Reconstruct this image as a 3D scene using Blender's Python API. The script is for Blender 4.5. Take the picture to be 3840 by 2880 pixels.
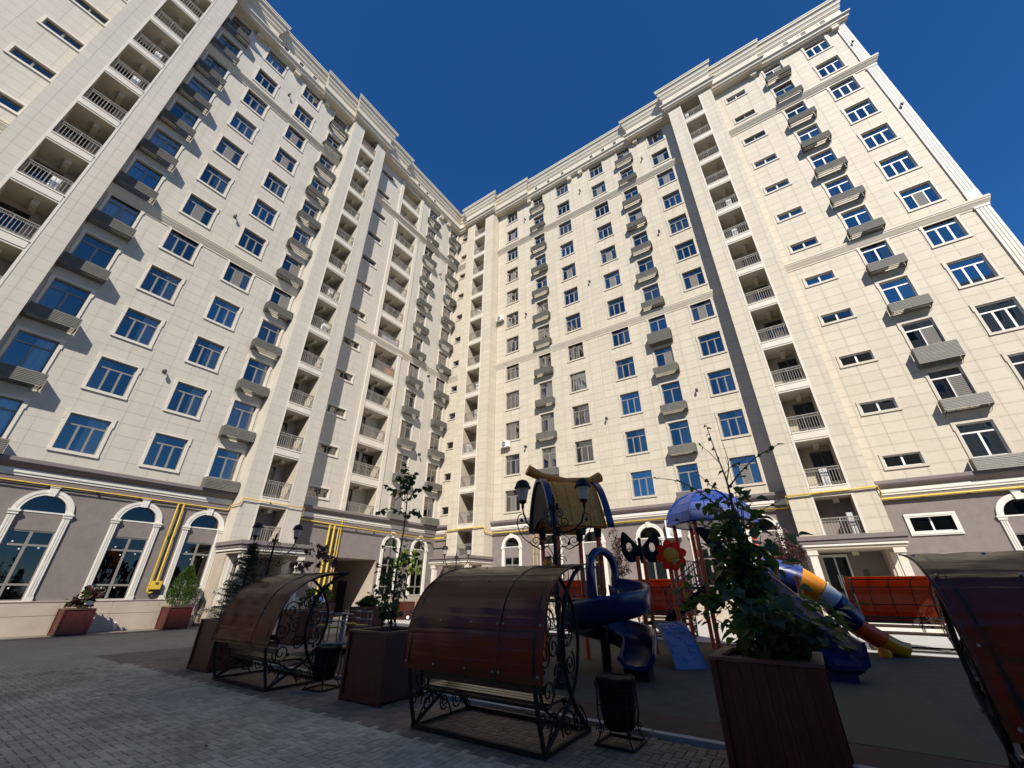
import bpy, math, random
from math import sin, cos, pi, sqrt, hypot, floor
from mathutils import Vector, Matrix
R_ = math.radians
random.seed(11)
sc = bpy.context.scene
for o in list(bpy.data.objects):
    bpy.data.objects.remove(o)
COL = sc.collection

# ------------------------------------------------------------------ camera, sky, sun, exposure
H = 1.68
cam = bpy.data.cameras.new('camera'); cam_o = bpy.data.objects.new('camera', cam); COL.objects.link(cam_o)
cam_o.location = (0, 0, H)
cam_o.rotation_euler = (R_(90 + 27.22), 0, R_(33.94))
cam.sensor_width = 36; cam.sensor_fit = 'HORIZONTAL'; cam.lens = 1492.6 / 3840 * 36
cam.clip_start = 0.05; cam.clip_end = 2000
sc.camera = cam_o

SUN = Vector((0.70, -1.0, 1.05))                     # towards the sun
EL = math.atan2(SUN.z, hypot(SUN.x, SUN.y)); AZ = math.atan2(SUN.x, SUN.y)
w = bpy.data.worlds.new('World'); sc.world = w; w.use_nodes = True
nt = w.node_tree; nt.nodes.clear()
sky = nt.nodes.new('ShaderNodeTexSky'); sky.sky_type = 'NISHITA'; sky.sun_disc = False
sky.sun_elevation = EL; sky.sun_rotation = AZ
sky.altitude = 2000; sky.air_density = 1.0; sky.dust_density = 0.0; sky.ozone_density = 10.0
bg = nt.nodes.new('ShaderNodeBackground'); bg.inputs[1].default_value = 0.118
hsv = nt.nodes.new('ShaderNodeHueSaturation'); hsv.inputs['Saturation'].default_value = 1.13
wo = nt.nodes.new('ShaderNodeOutputWorld')
nt.links.new(sky.outputs[0], hsv.inputs['Color']); nt.links.new(hsv.outputs[0], bg.inputs[0]); nt.links.new(bg.outputs[0], wo.inputs[0])
sl = bpy.data.lights.new('sun', 'SUN'); sl.energy = 5.0; sl.angle = R_(0.53); sl.color = (1.0, 0.94, 0.85)
so = bpy.data.objects.new('sun', sl); COL.objects.link(so)
so.location = (20, -30, 60); so.rotation_euler = (-SUN).to_track_quat('-Z', 'Y').to_euler()
vs = sc.view_settings
vs.view_transform = 'Standard'; vs.look = 'None'; vs.gamma = 1; vs.exposure = 0.36; vs.use_curve_mapping = False
sc.cycles.max_bounces = 8; sc.cycles.transparent_max_bounces = 12
sc.cycles.caustics_reflective = False; sc.cycles.caustics_refractive = False

# ------------------------------------------------------------------ helpers
class MB:
    def __init__(s): s.v = []; s.f = []; s.m = []; s.s = []
    def add(s, vs, fs, mi=0, sm=False):
        b = len(s.v); s.v += [tuple(p) for p in vs]
        for f in fs: s.f.append(tuple(b + i for i in f)); s.m.append(mi); s.s.append(sm)
    def box(s, x0, x1, y0, y1, z0, z1, mi=0):
        if x0 > x1: x0, x1 = x1, x0
        if y0 > y1: y0, y1 = y1, y0
        if z0 > z1: z0, z1 = z1, z0
        s.add([(x0,y0,z0),(x1,y0,z0),(x1,y1,z0),(x0,y1,z0),(x0,y0,z1),(x1,y0,z1),(x1,y1,z1),(x0,y1,z1)],
              [(3,2,1,0),(4,5,6,7),(0,1,5,4),(1,2,6,5),(2,3,7,6),(3,0,4,7)], mi)
    def quad(s, a, b, c, d, mi=0): s.add([a,b,c,d], [(0,1,2,3)], mi)
    def prism(s, poly, ax, a, b, mi=0, sm=False):
        def P(p, t):
            return (t,p[0],p[1]) if ax == 'x' else ((p[0],t,p[1]) if ax == 'y' else (p[0],p[1],t))
        n = len(poly)
        s.add([P(p,a) for p in poly]+[P(p,b) for p in poly], [(i,(i+1)%n,n+(i+1)%n,n+i) for i in range(n)], mi, sm)
        s.add([P(p,a) for p in poly]+[P(p,b) for p in poly], [tuple(range(n))[::-1], tuple(range(n,2*n))], mi)
    def mitre(s, prof, u0, u1, m0, m1, base=0, mi=0, dz=0.0):
        """closed profile (d,z) run along local x; ends lean outwards by d where mitred"""
        n = len(prof); A = []; B = []
        for d, z in prof:
            e = max(d, 0.0)
            A.append((u0 - e*m0, -(base+d), z+dz)); B.append((u1 + e*m1, -(base+d), z+dz))
        s.add(A+B, [(i,(i+1)%n,n+(i+1)%n,n+i) for i in range(n)], mi)
        s.add(A+B, [tuple(range(n))[::-1], tuple(range(n,2*n))], mi)
    def tube(s, pts, r, n=6, mi=0, closed=False, sm=True):
        pts = [Vector(p) for p in pts]; k = len(pts)
        rs = r if isinstance(r, (list, tuple)) else [r]*k
        vs = []; up = None
        for i in range(k):
            if closed: t = (pts[(i+1)%k]-pts[i-1])
            else: t = pts[min(i+1,k-1)]-pts[max(i-1,0)]
            if t.length < 1e-9: t = Vector((0,0,1))
            t.normalize()
            if up is None:
                up = Vector((0,0,1)) if abs(t.z) < .9 else Vector((1,0,0))
            a = up - t*up.dot(t)
            if a.length < 1e-6: a = t.orthogonal()
            a.normalize(); b = t.cross(a); up = a
            for j in range(n):
                q = 2*pi*j/n + pi/n
                vs.append(pts[i] + (a*cos(q)+b*sin(q))*rs[i])
        fs = []
        for i in range(k if closed else k-1):
            for j in range(n):
                i2 = (i+1) % k
                fs.append((i*n+j, i*n+(j+1)%n, i2*n+(j+1)%n, i2*n+j))
        s.add(vs, fs, mi, sm and n > 4)
        if not closed: s.add(vs[:n]+vs[-n:], [tuple(range(n))[::-1], tuple(range(n,2*n))], mi)
    def lathe(s, prof, n=12, c=(0,0,0), mi=0, sm=True, a0=0.0):
        vs = []
        for r, z in prof:
            for j in range(n):
                q = 2*pi*j/n + a0; vs.append((c[0]+r*cos(q), c[1]+r*sin(q), c[2]+z))
        k = len(prof)
        s.add(vs, [(i*n+j, i*n+(j+1)%n, (i+1)*n+(j+1)%n, (i+1)*n+j) for i in range(k-1) for j in range(n)], mi, sm)
        s.add(vs[:n]+vs[-n:], [tuple(range(n))[::-1], tuple(range(n,2*n))], mi)
    def sweep(s, rings, mi=0, sm=True, loop=True, caps=False):
        n = len(rings[0]); k = len(rings); vs = [p for r in rings for p in r]
        s.add(vs, [(i*n+j, i*n+(j+1)%n, (i+1)*n+(j+1)%n, (i+1)*n+j) for i in range(k-1) for j in range(n if loop else n-1)], mi, sm)
        if caps: s.add(list(rings[0])+list(rings[-1]), [tuple(range(n))[::-1], tuple(range(n,2*n))], mi)
    def mesh(s, name, mats):
        me = bpy.data.meshes.new(name); me.from_pydata(s.v, [], s.f)
        for m in (mats if isinstance(mats, (list, tuple)) else [mats]): me.materials.append(m)
        me.polygons.foreach_set('material_index', s.m); me.polygons.foreach_set('use_smooth', s.s)
        me.update(); return me
    def build(s, name, mats, parent=None, loc=(0,0,0), rz=0.0, kind=None):
        return put(name, s.mesh(name, mats), parent, loc, rz, kind)
def put(name, me, parent=None, loc=(0,0,0), rz=0.0, kind=None, mw=None):
    o = bpy.data.objects.new(name, me); COL.objects.link(o); o.parent = parent
    if mw is not None: o.matrix_basis = mw
    else:
        o.location = loc
        if rz: o.rotation_euler = (0,0,rz)
    if kind: o['kind'] = kind
    return o
def tag(o, label, cat, group=None):
    o['label'] = label; o['category'] = cat
    if group: o['group'] = group
    return o
def thing(name, label, cat, loc=(0,0,0), rz=0.0, group=None):
    return tag(put(name, None, None, loc, rz), label, cat, group)
def copy_tree(o, parent=None):
    c = o.copy(); COL.objects.link(c); c.parent = parent
    for ch in list(o.children): copy_tree(ch, c)
    return c
def spiral(c, ax, ay, r0, r1, turns, n=20, a0=0.0):
    c = Vector(c); ax = Vector(ax); ay = Vector(ay)
    return [c + (ax*cos(a0+2*pi*turns*i/n) + ay*sin(a0+2*pi*turns*i/n))*(r0+(r1-r0)*i/n) for i in range(n+1)]
def smoothpts(p, n=6):
    """Catmull-Rom through points"""
    p = [Vector(q) for q in p]; out = []
    for i in range(len(p)-1):
        a, b, c, d = p[max(i-1,0)], p[i], p[i+1], p[min(i+2,len(p)-1)]
        for k in range(n):
            t = k/n
            out.append(0.5*((2*b)+(c-a)*t+(2*a-5*b+4*c-d)*t*t+(3*b-a-3*c+d)*t**3))
    out.append(p[-1]); return out

# ------------------------------------------------------------------ materials
def mat(name, c1, c2=None, scale=3.0, rough=0.7, bump=0.0, bscale=30.0, metal=0.0, detail=4.0, stretch=None, spec=0.5, coat=0.0):
    m = bpy.data.materials.new(name); m.use_nodes = True
    n = m.node_tree.nodes; L = m.node_tree.links; b = n['Principled BSDF']
    b.inputs['Roughness'].default_value = rough; b.inputs['Metallic'].default_value = metal
    b.inputs['Specular IOR Level'].default_value = spec; b.inputs['Coat Weight'].default_value = coat
    b.inputs['Coat Roughness'].default_value = 0.1
    c1 = tuple(c1)+(1,); b.inputs['Base Color'].default_value = c1
    if c2 is not None or bump:
        g = n.new('ShaderNodeNewGeometry'); src = g.outputs['Position']
        if stretch:
            mp = n.new('ShaderNodeMapping'); mp.inputs['Scale'].default_value = stretch
            L.new(src, mp.inputs[0]); src = mp.outputs[0]
    if c2 is not None:
        t = n.new('ShaderNodeTexNoise'); t.inputs['Scale'].default_value = scale; t.inputs['Detail'].default_value = detail
        t.inputs['Roughness'].default_value = 0.6; L.new(src, t.inputs['Vector'])
        r = n.new('ShaderNodeValToRGB'); r.color_ramp.elements[0].position = 0.3; r.color_ramp.elements[1].position = 0.7
        r.color_ramp.elements[0].color = c1; r.color_ramp.elements[1].color = tuple(c2)+(1,)
        L.new(t.outputs[0], r.inputs[0]); L.new(r.outputs[0], b.inputs['Base Color'])
    if bump:
        t2 = n.new('ShaderNodeTexNoise'); t2.inputs['Scale'].default_value = bscale; t2.inputs['Detail'].default_value = 3
        L.new(src, t2.inputs['Vector'])
        bp = n.new('ShaderNodeBump'); bp.inputs['Strength'].default_value = bump; bp.inputs['Distance'].default_value = 0.02
        L.new(t2.outputs[0], bp.inputs['Height']); L.new(bp.outputs[0], b.inputs['Normal'])
    return m
TU, TV, TZ = 0.90, 0.61, 6.62
def stone_mat(name, base, var, stain):
    """honed limestone cladding: each slab its own shade, weathering along the joints"""
    m = bpy.data.materials.new(name); m.use_nodes = True
    n = m.node_tree.nodes; L = m.node_tree.links; b = n['Principled BSDF']
    b.inputs['Roughness'].default_value = 0.55; b.inputs['Specular IOR Level'].default_value = 0.35
    g = n.new('ShaderNodeNewGeometry')
    def math_(op, a, bb=None):
        q = n.new('ShaderNodeMath'); q.operation = op
        for i, x in enumerate((a, bb)):
            if x is None: continue
            if isinstance(x, (int, float)): q.inputs[i].default_value = x
            else: L.new(x, q.inputs[i])
        return q.outputs[0]
    s = n.new('ShaderNodeSeparateXYZ'); L.new(g.outputs['Position'], s.inputs[0])
    cx = math_('DIVIDE', s.outputs[0], TU); cy = math_('DIVIDE', s.outputs[1], TU)
    cz = math_('DIVIDE', math_('SUBTRACT', s.outputs[2], TZ), TV)
    cb = n.new('ShaderNodeCombineXYZ')
    for i, q in enumerate((cx, cy, cz)): L.new(math_('FLOOR', q), cb.inputs[i])
    wn = n.new('ShaderNodeTexWhiteNoise'); wn.noise_dimensions = '3D'; L.new(cb.outputs[0], wn.inputs[0])
    nz = n.new('ShaderNodeTexNoise'); nz.inputs['Scale'].default_value = 0.35; nz.inputs['Detail'].default_value = 6
    L.new(g.outputs['Position'], nz.inputs['Vector'])
    mp = n.new('ShaderNodeMapping'); mp.inputs['Scale'].default_value = (1.2, 1.2, 5.0); L.new(g.outputs['Position'], mp.inputs[0])
    nv = n.new('ShaderNodeTexNoise'); nv.inputs['Scale'].default_value = 2.2; nv.inputs['Detail'].default_value = 5; L.new(mp.outputs[0], nv.inputs['Vector'])
    mp2 = n.new('ShaderNodeMapping'); mp2.inputs['Scale'].default_value = (2.6, 2.6, 0.10); L.new(g.outputs['Position'], mp2.inputs[0])
    ns = n.new('ShaderNodeTexNoise'); ns.inputs['Scale'].default_value = 1.0; ns.inputs['Detail'].default_value = 5; L.new(mp2.outputs[0], ns.inputs['Vector'])
    # distance to the nearest joint
    def edge(q):
        f = math_('FRACT', q); return math_('MINIMUM', f, math_('SUBTRACT', 1.0, f))
    nrm = n.new('ShaderNodeSeparateXYZ'); L.new(g.outputs['Normal'], nrm.inputs[0])
    facing_y = math_('GREATER_THAN', math_('ABSOLUTE', nrm.outputs[1]), 0.5)
    eu = n.new('ShaderNodeMix'); eu.data_type = 'FLOAT'
    L.new(facing_y, eu.inputs[0]); L.new(edge(cy), eu.inputs[2]); L.new(edge(cx), eu.inputs[3])
    e = math_('MINIMUM', math_('MULTIPLY', eu.outputs[0], TU/TV), edge(cz))
    wob = math_('MULTIPLY', math_('SUBTRACT', nv.outputs[0], 0.5), 0.12)
    e = math_('ADD', e, wob)
    st = n.new('ShaderNodeMapRange'); st.inputs[1].default_value = 0.0; st.inputs[2].default_value = 0.16
    st.inputs[3].default_value = 1.0; st.inputs[4].default_value = 0.0; L.new(e, st.inputs[0])
    stn = math_('MULTIPLY', math_('MULTIPLY', st.outputs[0], nz.outputs[0]), stain)
    v = math_('ADD', math_('MULTIPLY', math_('SUBTRACT', wn.outputs[0], 0.5), var),
              math_('ADD', math_('MULTIPLY', math_('SUBTRACT', nz.outputs[0], 0.5), 0.10),
                    math_('ADD', math_('MULTIPLY', math_('SUBTRACT', nv.outputs[0], 0.5), 0.12), math_('MULTIPLY', math_('SUBTRACT', ns.outputs[0], 0.5), 0.16))))
    v = math_('SUBTRACT', math_('ADD', 1.0, v), stn)
    hs = n.new('ShaderNodeHueSaturation'); hs.inputs['Color'].default_value = tuple(base)+(1,)
    L.new(v, hs.inputs['Value']); L.new(hs.outputs[0], b.inputs['Base Color'])
    return m
def glass_mat(name, refl, tint, fac):
    m = bpy.data.materials.new(name); m.use_nodes = True
    n = m.node_tree.nodes; L = m.node_tree.links; n.clear()
    out = n.new('ShaderNodeOutputMaterial'); mx = n.new('ShaderNodeMixShader')
    gl = n.new('ShaderNodeBsdfGlossy'); gl.inputs['Color'].default_value = tuple(refl)+(1,); gl.inputs['Roughness'].default_value = 0.0
    tr = n.new('ShaderNodeBsdfTransparent'); tr.inputs['Color'].default_value = tuple(tint)+(1,)
    fr = n.new('ShaderNodeFresnel'); fr.inputs['IOR'].default_value = 1.45
    ad = n.new('ShaderNodeMath'); ad.operation = 'ADD'; ad.inputs[1].default_value = fac; ad.use_clamp = True
    g = n.new('ShaderNodeNewGeometry'); nz = n.new('ShaderNodeTexNoise'); nz.inputs['Scale'].default_value = 0.9; nz.inputs['Detail'].default_value = 1
    L.new(g.outputs['Position'], nz.inputs['Vector'])
    bp = n.new('ShaderNodeBump'); bp.inputs['Strength'].default_value = 0.25; bp.inputs['Distance'].default_value = 0.012
    L.new(nz.outputs[0], bp.inputs['Height']); L.new(bp.outputs[0], gl.inputs['Normal'])
    L.new(fr.outputs[0], ad.inputs[0]); L.new(ad.outputs[0], mx.inputs[0])
    L.new(tr.outputs[0], mx.inputs[1]); L.new(gl.outputs[0], mx.inputs[2]); L.new(mx.outputs[0], out.inputs[0])
    return m
def translucent_mat(name, base, trans, fac, rough, bump=0.0, bscale=10.0, stretch=(1,1,1)):
    m = mat(name, base, tuple(x*1.5 for x in base), 4.0, rough, bump, bscale, stretch=stretch)
    n = m.node_tree.nodes; L = m.node_tree.links
    t = n.new('ShaderNodeBsdfTranslucent'); t.inputs[0].default_value = tuple(trans)+(1,)
    mx = n.new('ShaderNodeMixShader'); mx.inputs[0].default_value = fac
    L.new(n['Principled BSDF'].outputs[0], mx.inputs[1]); L.new(t.outputs[0], mx.inputs[2])
    L.new(mx.outputs[0], n['Material Output'].inputs[0])
    return m
M = {}
M['stoneR'] = stone_mat('cream_limestone_right', (0.555, 0.492, 0.382), 0.085, 0.17)
M['stoneL'] = stone_mat('cream_limestone_left', (0.525, 0.482, 0.405), 0.05, 0.02)
M['joint'] = mat('joint_mortar', (0.56, 0.50, 0.40))
M['trim'] = mat('pale_stone_trim', (0.68, 0.625, 0.525), (0.61, 0.555, 0.465), 1.5, 0.5)
M['trimR'] = mat('wall_stone_trim', (0.575, 0.51, 0.405), (0.51, 0.455, 0.36), 1.5, 0.5)
M['cornice'] = mat('cornice_stone', (0.61, 0.545, 0.43), (0.53, 0.47, 0.365), 0.8, 0.6)
M['white'] = mat('white_stone', (0.74, 0.70, 0.62), (0.66, 0.62, 0.545), 2.0, 0.5)
M['purple'] = mat('mauve_stucco', (0.185, 0.156, 0.142), (0.228, 0.193, 0.175), 2.5, 0.85, 0.35, 90)
M['purple2'] = mat('mauve_moulding', (0.17, 0.138, 0.132), (0.205, 0.168, 0.158), 2.0, 0.7)
M['plinth'] = mat('sand_plinth', (0.40, 0.33, 0.26), (0.47, 0.40, 0.32), 1.2, 0.6, 0.05, 60)
M['cream'] = mat('cream_plaster', (0.50, 0.435, 0.335), (0.44, 0.38, 0.29), 1.3, 0.85)
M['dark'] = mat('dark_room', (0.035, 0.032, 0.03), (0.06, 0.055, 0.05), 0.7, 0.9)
M['frame'] = mat('window_frame', (0.25, 0.228, 0.20), (0.21, 0.192, 0.168), 3.0, 0.4)
M['framew'] = mat('white_window_frame', (0.80, 0.79, 0.76), None, 3.0, 0.4)
M['glass'] = glass_mat('window_glass', (1.0, 0.92, 0.84), (0.88, 0.90, 0.90), 0.17)
M['glass2'] = glass_mat('coated_glass', (1.0, 0.97, 0.92), (0.80, 0.82, 0.82), 0.28)
M['shopglass'] = glass_mat('shop_glass', (0.62, 0.64, 0.64), (0.45, 0.50, 0.49), 0.05)
M['curtain'] = mat('white_curtain', (0.66, 0.65, 0.63), (0.46, 0.45, 0.43), 6.0, 0.9, stretch=(5,5,.2))
M['curtain2'] = mat('grey_curtain', (0.20, 0.205, 0.22), (0.15, 0.155, 0.17), 6.0, 0.9, stretch=(5,5,.2))
M['blind'] = mat('insect_blind', (0.24, 0.22, 0.20), None, 3.0, 0.7)
M['cage'] = mat('louvre_metal', (0.150, 0.142, 0.118), (0.118, 0.112, 0.094), 3.0, 0.55)
M['rail'] = mat('railing_paint', (0.30, 0.275, 0.235), (0.22, 0.20, 0.17), 8.0, 0.5)
M['door'] = mat('dark_door', (0.05, 0.04, 0.035), (0.08, 0.065, 0.055), 2.0, 0.5)
M['gas'] = mat('yellow_pipe_paint', (0.72, 0.50, 0.06), (0.62, 0.42, 0.05), 3.0, 0.4)
M['iron'] = mat('black_iron', (0.010, 0.009, 0.008), (0.018, 0.015, 0.013), 15.0, 0.6, spec=0.25)
M['lampmetal'] = mat('dark_floodlight', (0.04, 0.035, 0.03), None, 3, 0.5)
M['roof'] = mat('roof_felt', (0.12, 0.11, 0.10), None, 3, 0.9)
M['acwhite'] = mat('white_enamel', (0.78, 0.78, 0.76), None, 3, 0.35)
M['black'] = mat('black_rubber', (0.008, 0.008, 0.008), (0.014, 0.013, 0.013), 9, 0.75, 0.4, 30, spec=0.15)
M['step'] = mat('pale_granite_step', (0.62, 0.60, 0.55), (0.54, 0.52, 0.48), 4.0, 0.5)

# ================================================================== THE APARTMENT BUILDING
XL, YR, P, Z0 = -26.6, 27.92, 3.05, 7.16
WT = 1.12                                            # how far the balcony towers stand out
SOF, TOP = 42.72, 45.7
bld = thing('apartment_building', 'tall cream stone apartment building with two wings meeting in an inner corner', 'building', (XL, YR, 0))
def fl(f, u=0, y=0, z=0): return (u-XL, y, z) if f == 'R' else (-y, u-YR, z)     # facade -> building space
def frz(f): return 0.0 if f == 'R' else pi/2
def fput(name, me, f, u=0, y=0, z=0, parent=None, kind=None):
    return put(name, me, parent or bld, fl(f, u, y, z), frz(f), kind)
def fbuild(mb, name, mats, f, u=0, y=0, z=0, kind=None): return fput(name, mb.mesh(name, mats), f, u, y, z, kind=kind)
def rsub(rects, ops):
    for (a, b, c, d) in ops:
        out = []
        for (u0, u1, z0, z1) in rects:
            if b <= u0 or a >= u1 or d <= z0 or c >= z1: out.append((u0, u1, z0, z1)); continue
            if a > u0: out.append((u0, a, z0, z1))
            if b < u1: out.append((b, u1, z0, z1))
            ua, ub = max(a, u0), min(b, u1)
            if c > z0: out.append((ua, ub, z0, c))
            if d < z1: out.append((ua, ub, d, z1))
        rects = out
    return rects
PAN = []
def stone_wall(f, u0, u1, z0, z1, wd, ops, mb):
    for a, b, c, d in rsub([(u0, u1, z0, z1)], ops):
        y = -wd+0.012; mb.quad((a,y,c),(b,y,c),(b,y,d),(a,y,d), 0)
    i0, i1 = floor(u0/TU), floor(u1/TU); j0, j1 = floor((z0-TZ)/TV), floor((z1-TZ)/TV)
    g = 0.0035
    for i in range(i0, i1+1):
        for j in range(j0, j1+1):
            a, b = max(u0, i*TU)+g, min(u1, (i+1)*TU)-g
            c, d = max(z0, TZ+j*TV)+g, min(z1, TZ+(j+1)*TV)-g
            if b-a < .04 or d-c < .04: continue
            for q in rsub([(a, b, c, d)], ops):
                if q[1]-q[0] > .03 and q[3]-q[2] > .03: PAN.append((f, wd)+q)
def panel(mb, u0, u1, z0, z1, wd):
    f, k = -wd, -wd+.012
    mb.add([(u0,f,z0),(u1,f,z0),(u1,f,z1),(u0,f,z1),(u0,k,z0),(u1,k,z0),(u1,k,z1),(u0,k,z1)],
           [(0,1,2,3),(4,5,1,0),(5,6,2,1),(6,7,3,2),(7,4,0,3)])

# ---- window kinds
def win_mesh(Wd, Hh, lights, transom=True, b=0.118, ears=True):
    iw = Wd-2*b; zb, zt = (0.13 if b > .1 else b), Hh-b
    s = MB(); x0, x1 = -iw/2, iw/2
    s.box(-Wd/2, x0, -.045, .02, zb, zt); s.box(x1, Wd/2, -.045, .02, zb, zt)
    s.box(-Wd/2, Wd/2, -.048, .02, zt, Hh); s.box(-Wd/2-.01, Wd/2+.01, -.062, .02, 0, zb)
    if ears:
        s.box(-Wd/2-.035, -Wd/2, -.052, .02, Hh-.42, Hh+.03); s.box(Wd/2, Wd/2+.035, -.052, .02, Hh-.42, Hh+.03)
        s.box(-Wd/2, -.12, -.056, .02, Hh, Hh+.03); s.box(.12, Wd/2, -.056, .02, Hh, Hh+.03)
    # reveal
    d = .20
    s.quad((x0,.02,zb),(x0,d,zb),(x0,d,zt),(x0,.02,zt)); s.quad((x1,d,zb),(x1,.02,zb),(x1,.02,zt),(x1,d,zt))
    s.quad((x0,.02,zt),(x0,d,zt),(x1,d,zt),(x1,.02,zt)); s.quad((x0,d,zb),(x0,.02,zb),(x1,.02,zb),(x1,d,zb))
    # room behind
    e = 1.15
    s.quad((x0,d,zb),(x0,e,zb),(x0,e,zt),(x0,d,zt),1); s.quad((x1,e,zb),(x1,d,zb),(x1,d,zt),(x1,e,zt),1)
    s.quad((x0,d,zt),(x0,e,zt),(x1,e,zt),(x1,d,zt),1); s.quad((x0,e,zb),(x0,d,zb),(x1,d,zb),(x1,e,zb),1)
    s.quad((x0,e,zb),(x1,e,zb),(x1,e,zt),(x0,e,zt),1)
    fr = MB(); t = .055; ya, yb = .105, .17
    fr.box(x0, x0+t, ya, yb, zb, zt); fr.box(x1-t, x1, ya, yb, zb, zt)
    fr.box(x0+t, x1-t, ya, yb, zb, zb+t); fr.box(x0+t, x1-t, ya, yb, zt-t, zt)
    panes = []; zm = zb+(zt-zb)*.70 if transom else zt-t
    if transom:
        fr.box(x0+t, x1-t, ya-.004, yb, zm, zm+.075); panes.append((x0+t, x1-t, zm+.075, zt-t))
    for i in range(lights):
        a = x0+iw*i/lights+(t if i == 0 else .042); c = x0+iw*(i+1)/lights-(t if i == lights-1 else .042)
        panes.append((a, c, zb+t, zm))
        if i: fr.box(x0+iw*i/lights-.042, x0+iw*i/lights+.042, ya-.008, yb, zb+t, zm)
    pm = []
    for a, c, q, r in panes:
        p = MB(); y, k = .135, .143
        p.add([(a,y,q),(c,y,q),(c,y,r),(a,y,r),(a,k,q),(c,k,q),(c,k,r),(a,k,r)], [(0,1,2,3),(4,5,1,0),(5,6,2,1),(6,7,3,2),(7,4,0,3)])
        pm.append((p.mesh('pane', M['glass']), p.mesh('pane', M['glass2'])))
    cur = []
    def sheet(a, c, y=.225):
        m_ = MB(); n = max(8, int((c-a)/.05)); top = zt-.03
        vs = []
        for i in range(n+1):
            u = a+(c-a)*i/n; yy = y+.035*sin(i*1.9)+.015*sin(i*.7)
            vs += [(u, yy, zb+.02), (u, yy, top)]
        m_.add(vs, [(2*i, 2*i+2, 2*i+3, 2*i+1) for i in range(n)], 0, True)
        return m_
    if transom:
        for spans, mm in (([(x0+.01, x0+iw*.33), (x1-iw*.33, x1-.01)], 'curtain'), ([(x0+.01, x1-.01)], 'curtain'), ([(x1-iw*.45, x1-.01)], 'curtain'), ([(x0+.01, x0+iw*.4)], 'curtain2'), ([(x0+.01, x1-.01)], 'curtain2'), ([(x0+iw*.5, x1-.01)], 'curtain')):
            m_ = MB()
            for a, c in spans:
                q = sheet(a, c); m_.add(q.v, q.f, 0, True)
            cur.append(m_.mesh('curtain', M[mm]))
    bl = None
    if transom:
        i = lights//2; a, c = panes[1+i][0], panes[1+i][1]; bl = MB()
        z = zb+t+.02
        while z < zm-.05:
            bl.add([(a,.098,z),(c,.098,z),(c,.086,z+.075),(a,.086,z+.075)], [(0,1,2,3)]); z += .1
        bl.box(a-.03, a, .08, .104, zb+t, zm); bl.box(c, c+.03, .08, .104, zb+t, zm)
        bl = bl.mesh('blind', M['blind'])
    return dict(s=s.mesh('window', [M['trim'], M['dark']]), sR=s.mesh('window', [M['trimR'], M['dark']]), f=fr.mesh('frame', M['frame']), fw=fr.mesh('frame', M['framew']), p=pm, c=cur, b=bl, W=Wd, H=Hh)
WK = {'win': win_mesh(1.70, 1.95, 3), 'ac': win_mesh(1.54, 1.95, 2), 'narrow': win_mesh(1.74, .87, 2, False, .12, False), 'small': win_mesh(1.0, .82, 1, False, .09, False)}
rw = random.Random(5)
def window(f, kind, u, z, y=0.0):
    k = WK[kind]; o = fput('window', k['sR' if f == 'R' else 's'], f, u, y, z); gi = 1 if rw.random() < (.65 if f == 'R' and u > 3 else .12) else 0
    put('frame', k['fw'] if (f == 'R' and u > 3 and rw.random() < .85) else k['f'], o)
    for p in k['p']: put('pane', p[gi], o, rz=R_(rw.uniform(-.9, .9)))
    if k['c'] and rw.random() < .92: put('curtain', rw.choice(k['c']), o)
    if k['b'] and rw.random() < .16: put('blind', k['b'], o)
    return o
# louvred cage that hides an air conditioner
def cage_mesh(h):
    c = MB(); a, b, y0, y1, z0, z1 = -.88, .88, -.56, -.05, .04-h, .04
    n = int(h/.072); pt = (z1-z0-.02)/n
    for i in range(n):
        z = z0+.01+pt*i
        c.add([(a,y0,z),(b,y0,z),(b,y0+.020,z+pt*.93),(a,y0+.020,z+pt*.93),(a,y0+.03,z),(b,y0+.03,z),(b,y0+.035,z+pt*.93),(a,y0+.035,z+pt*.93)],
              [(0,1,2,3),(7,6,5,4),(0,4,5,1),(3,2,6,7),(0,3,7,4),(1,5,6,2)])
        for x, s_ in ((a, 1), (b, -1)):
            c.add([(x,y0+.04,z),(x,y1,z),(x+.018*s_,y1,z+pt*.93),(x+.018*s_,y0+.04,z+pt*.93),(x+.026*s_,y0+.04,z),(x+.026*s_,y1,z),(x+.03*s_,y1,z+pt*.93),(x+.03*s_,y0+.04,z+pt*.93)],
                  [(0,1,2,3),(7,6,5,4),(0,4,5,1),(3,2,6,7),(0,3,7,4),(1,5,6,2)] if s_ < 0 else [(3,2,1,0),(4,5,6,7),(1,5,4,0),(7,6,2,3),(4,7,3,0),(2,6,5,1)])
    for x in (a+.05, b-.05, 0):
        c.box(x-.018, x+.018, y0+.04, y0+.07, z0-.02, z1)
    for y in (y0+.08, -.30, y1-.05): c.box(a+.01, b-.01, y, y+.03, z0-.03, z0)
    for x in (a+.05, b-.05):
        c.box(x-.015, x+.015, y0+.08, y1+.04, z0-.055, z0-.03)
        c.tube([(x, y0+.28, z0-.05), (x, y1+.06, z0-.2)], .012, 4)
    return c.mesh('air_conditioner_cage', M['cage'])
CAGE = cage_mesh(.62); CAGE2 = cage_mesh(.98)
acb = MB(); acb.box(-.40, .40, -.42, -.14, -.52, .02); acb.lathe([(.20,0),(.20,.01)], 16, (0,0,0))
AC_IN = MB(); AC_IN.box(-.40, .40, -.44, -.14, -.54, -.02); AC_IN = AC_IN.mesh('air_conditioner', M['acwhite'])
def ac_window(f, u, z, tall=False, y=0.0):
    window(f, 'ac', u, z, y)
    o = fput('air_conditioner_cage', CAGE2 if tall else CAGE, f, u, y, z)
    if rw.random() < .5: put('air_conditioner', AC_IN, o, (rw.choice((-.38, .4)), 0, 0))

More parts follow.
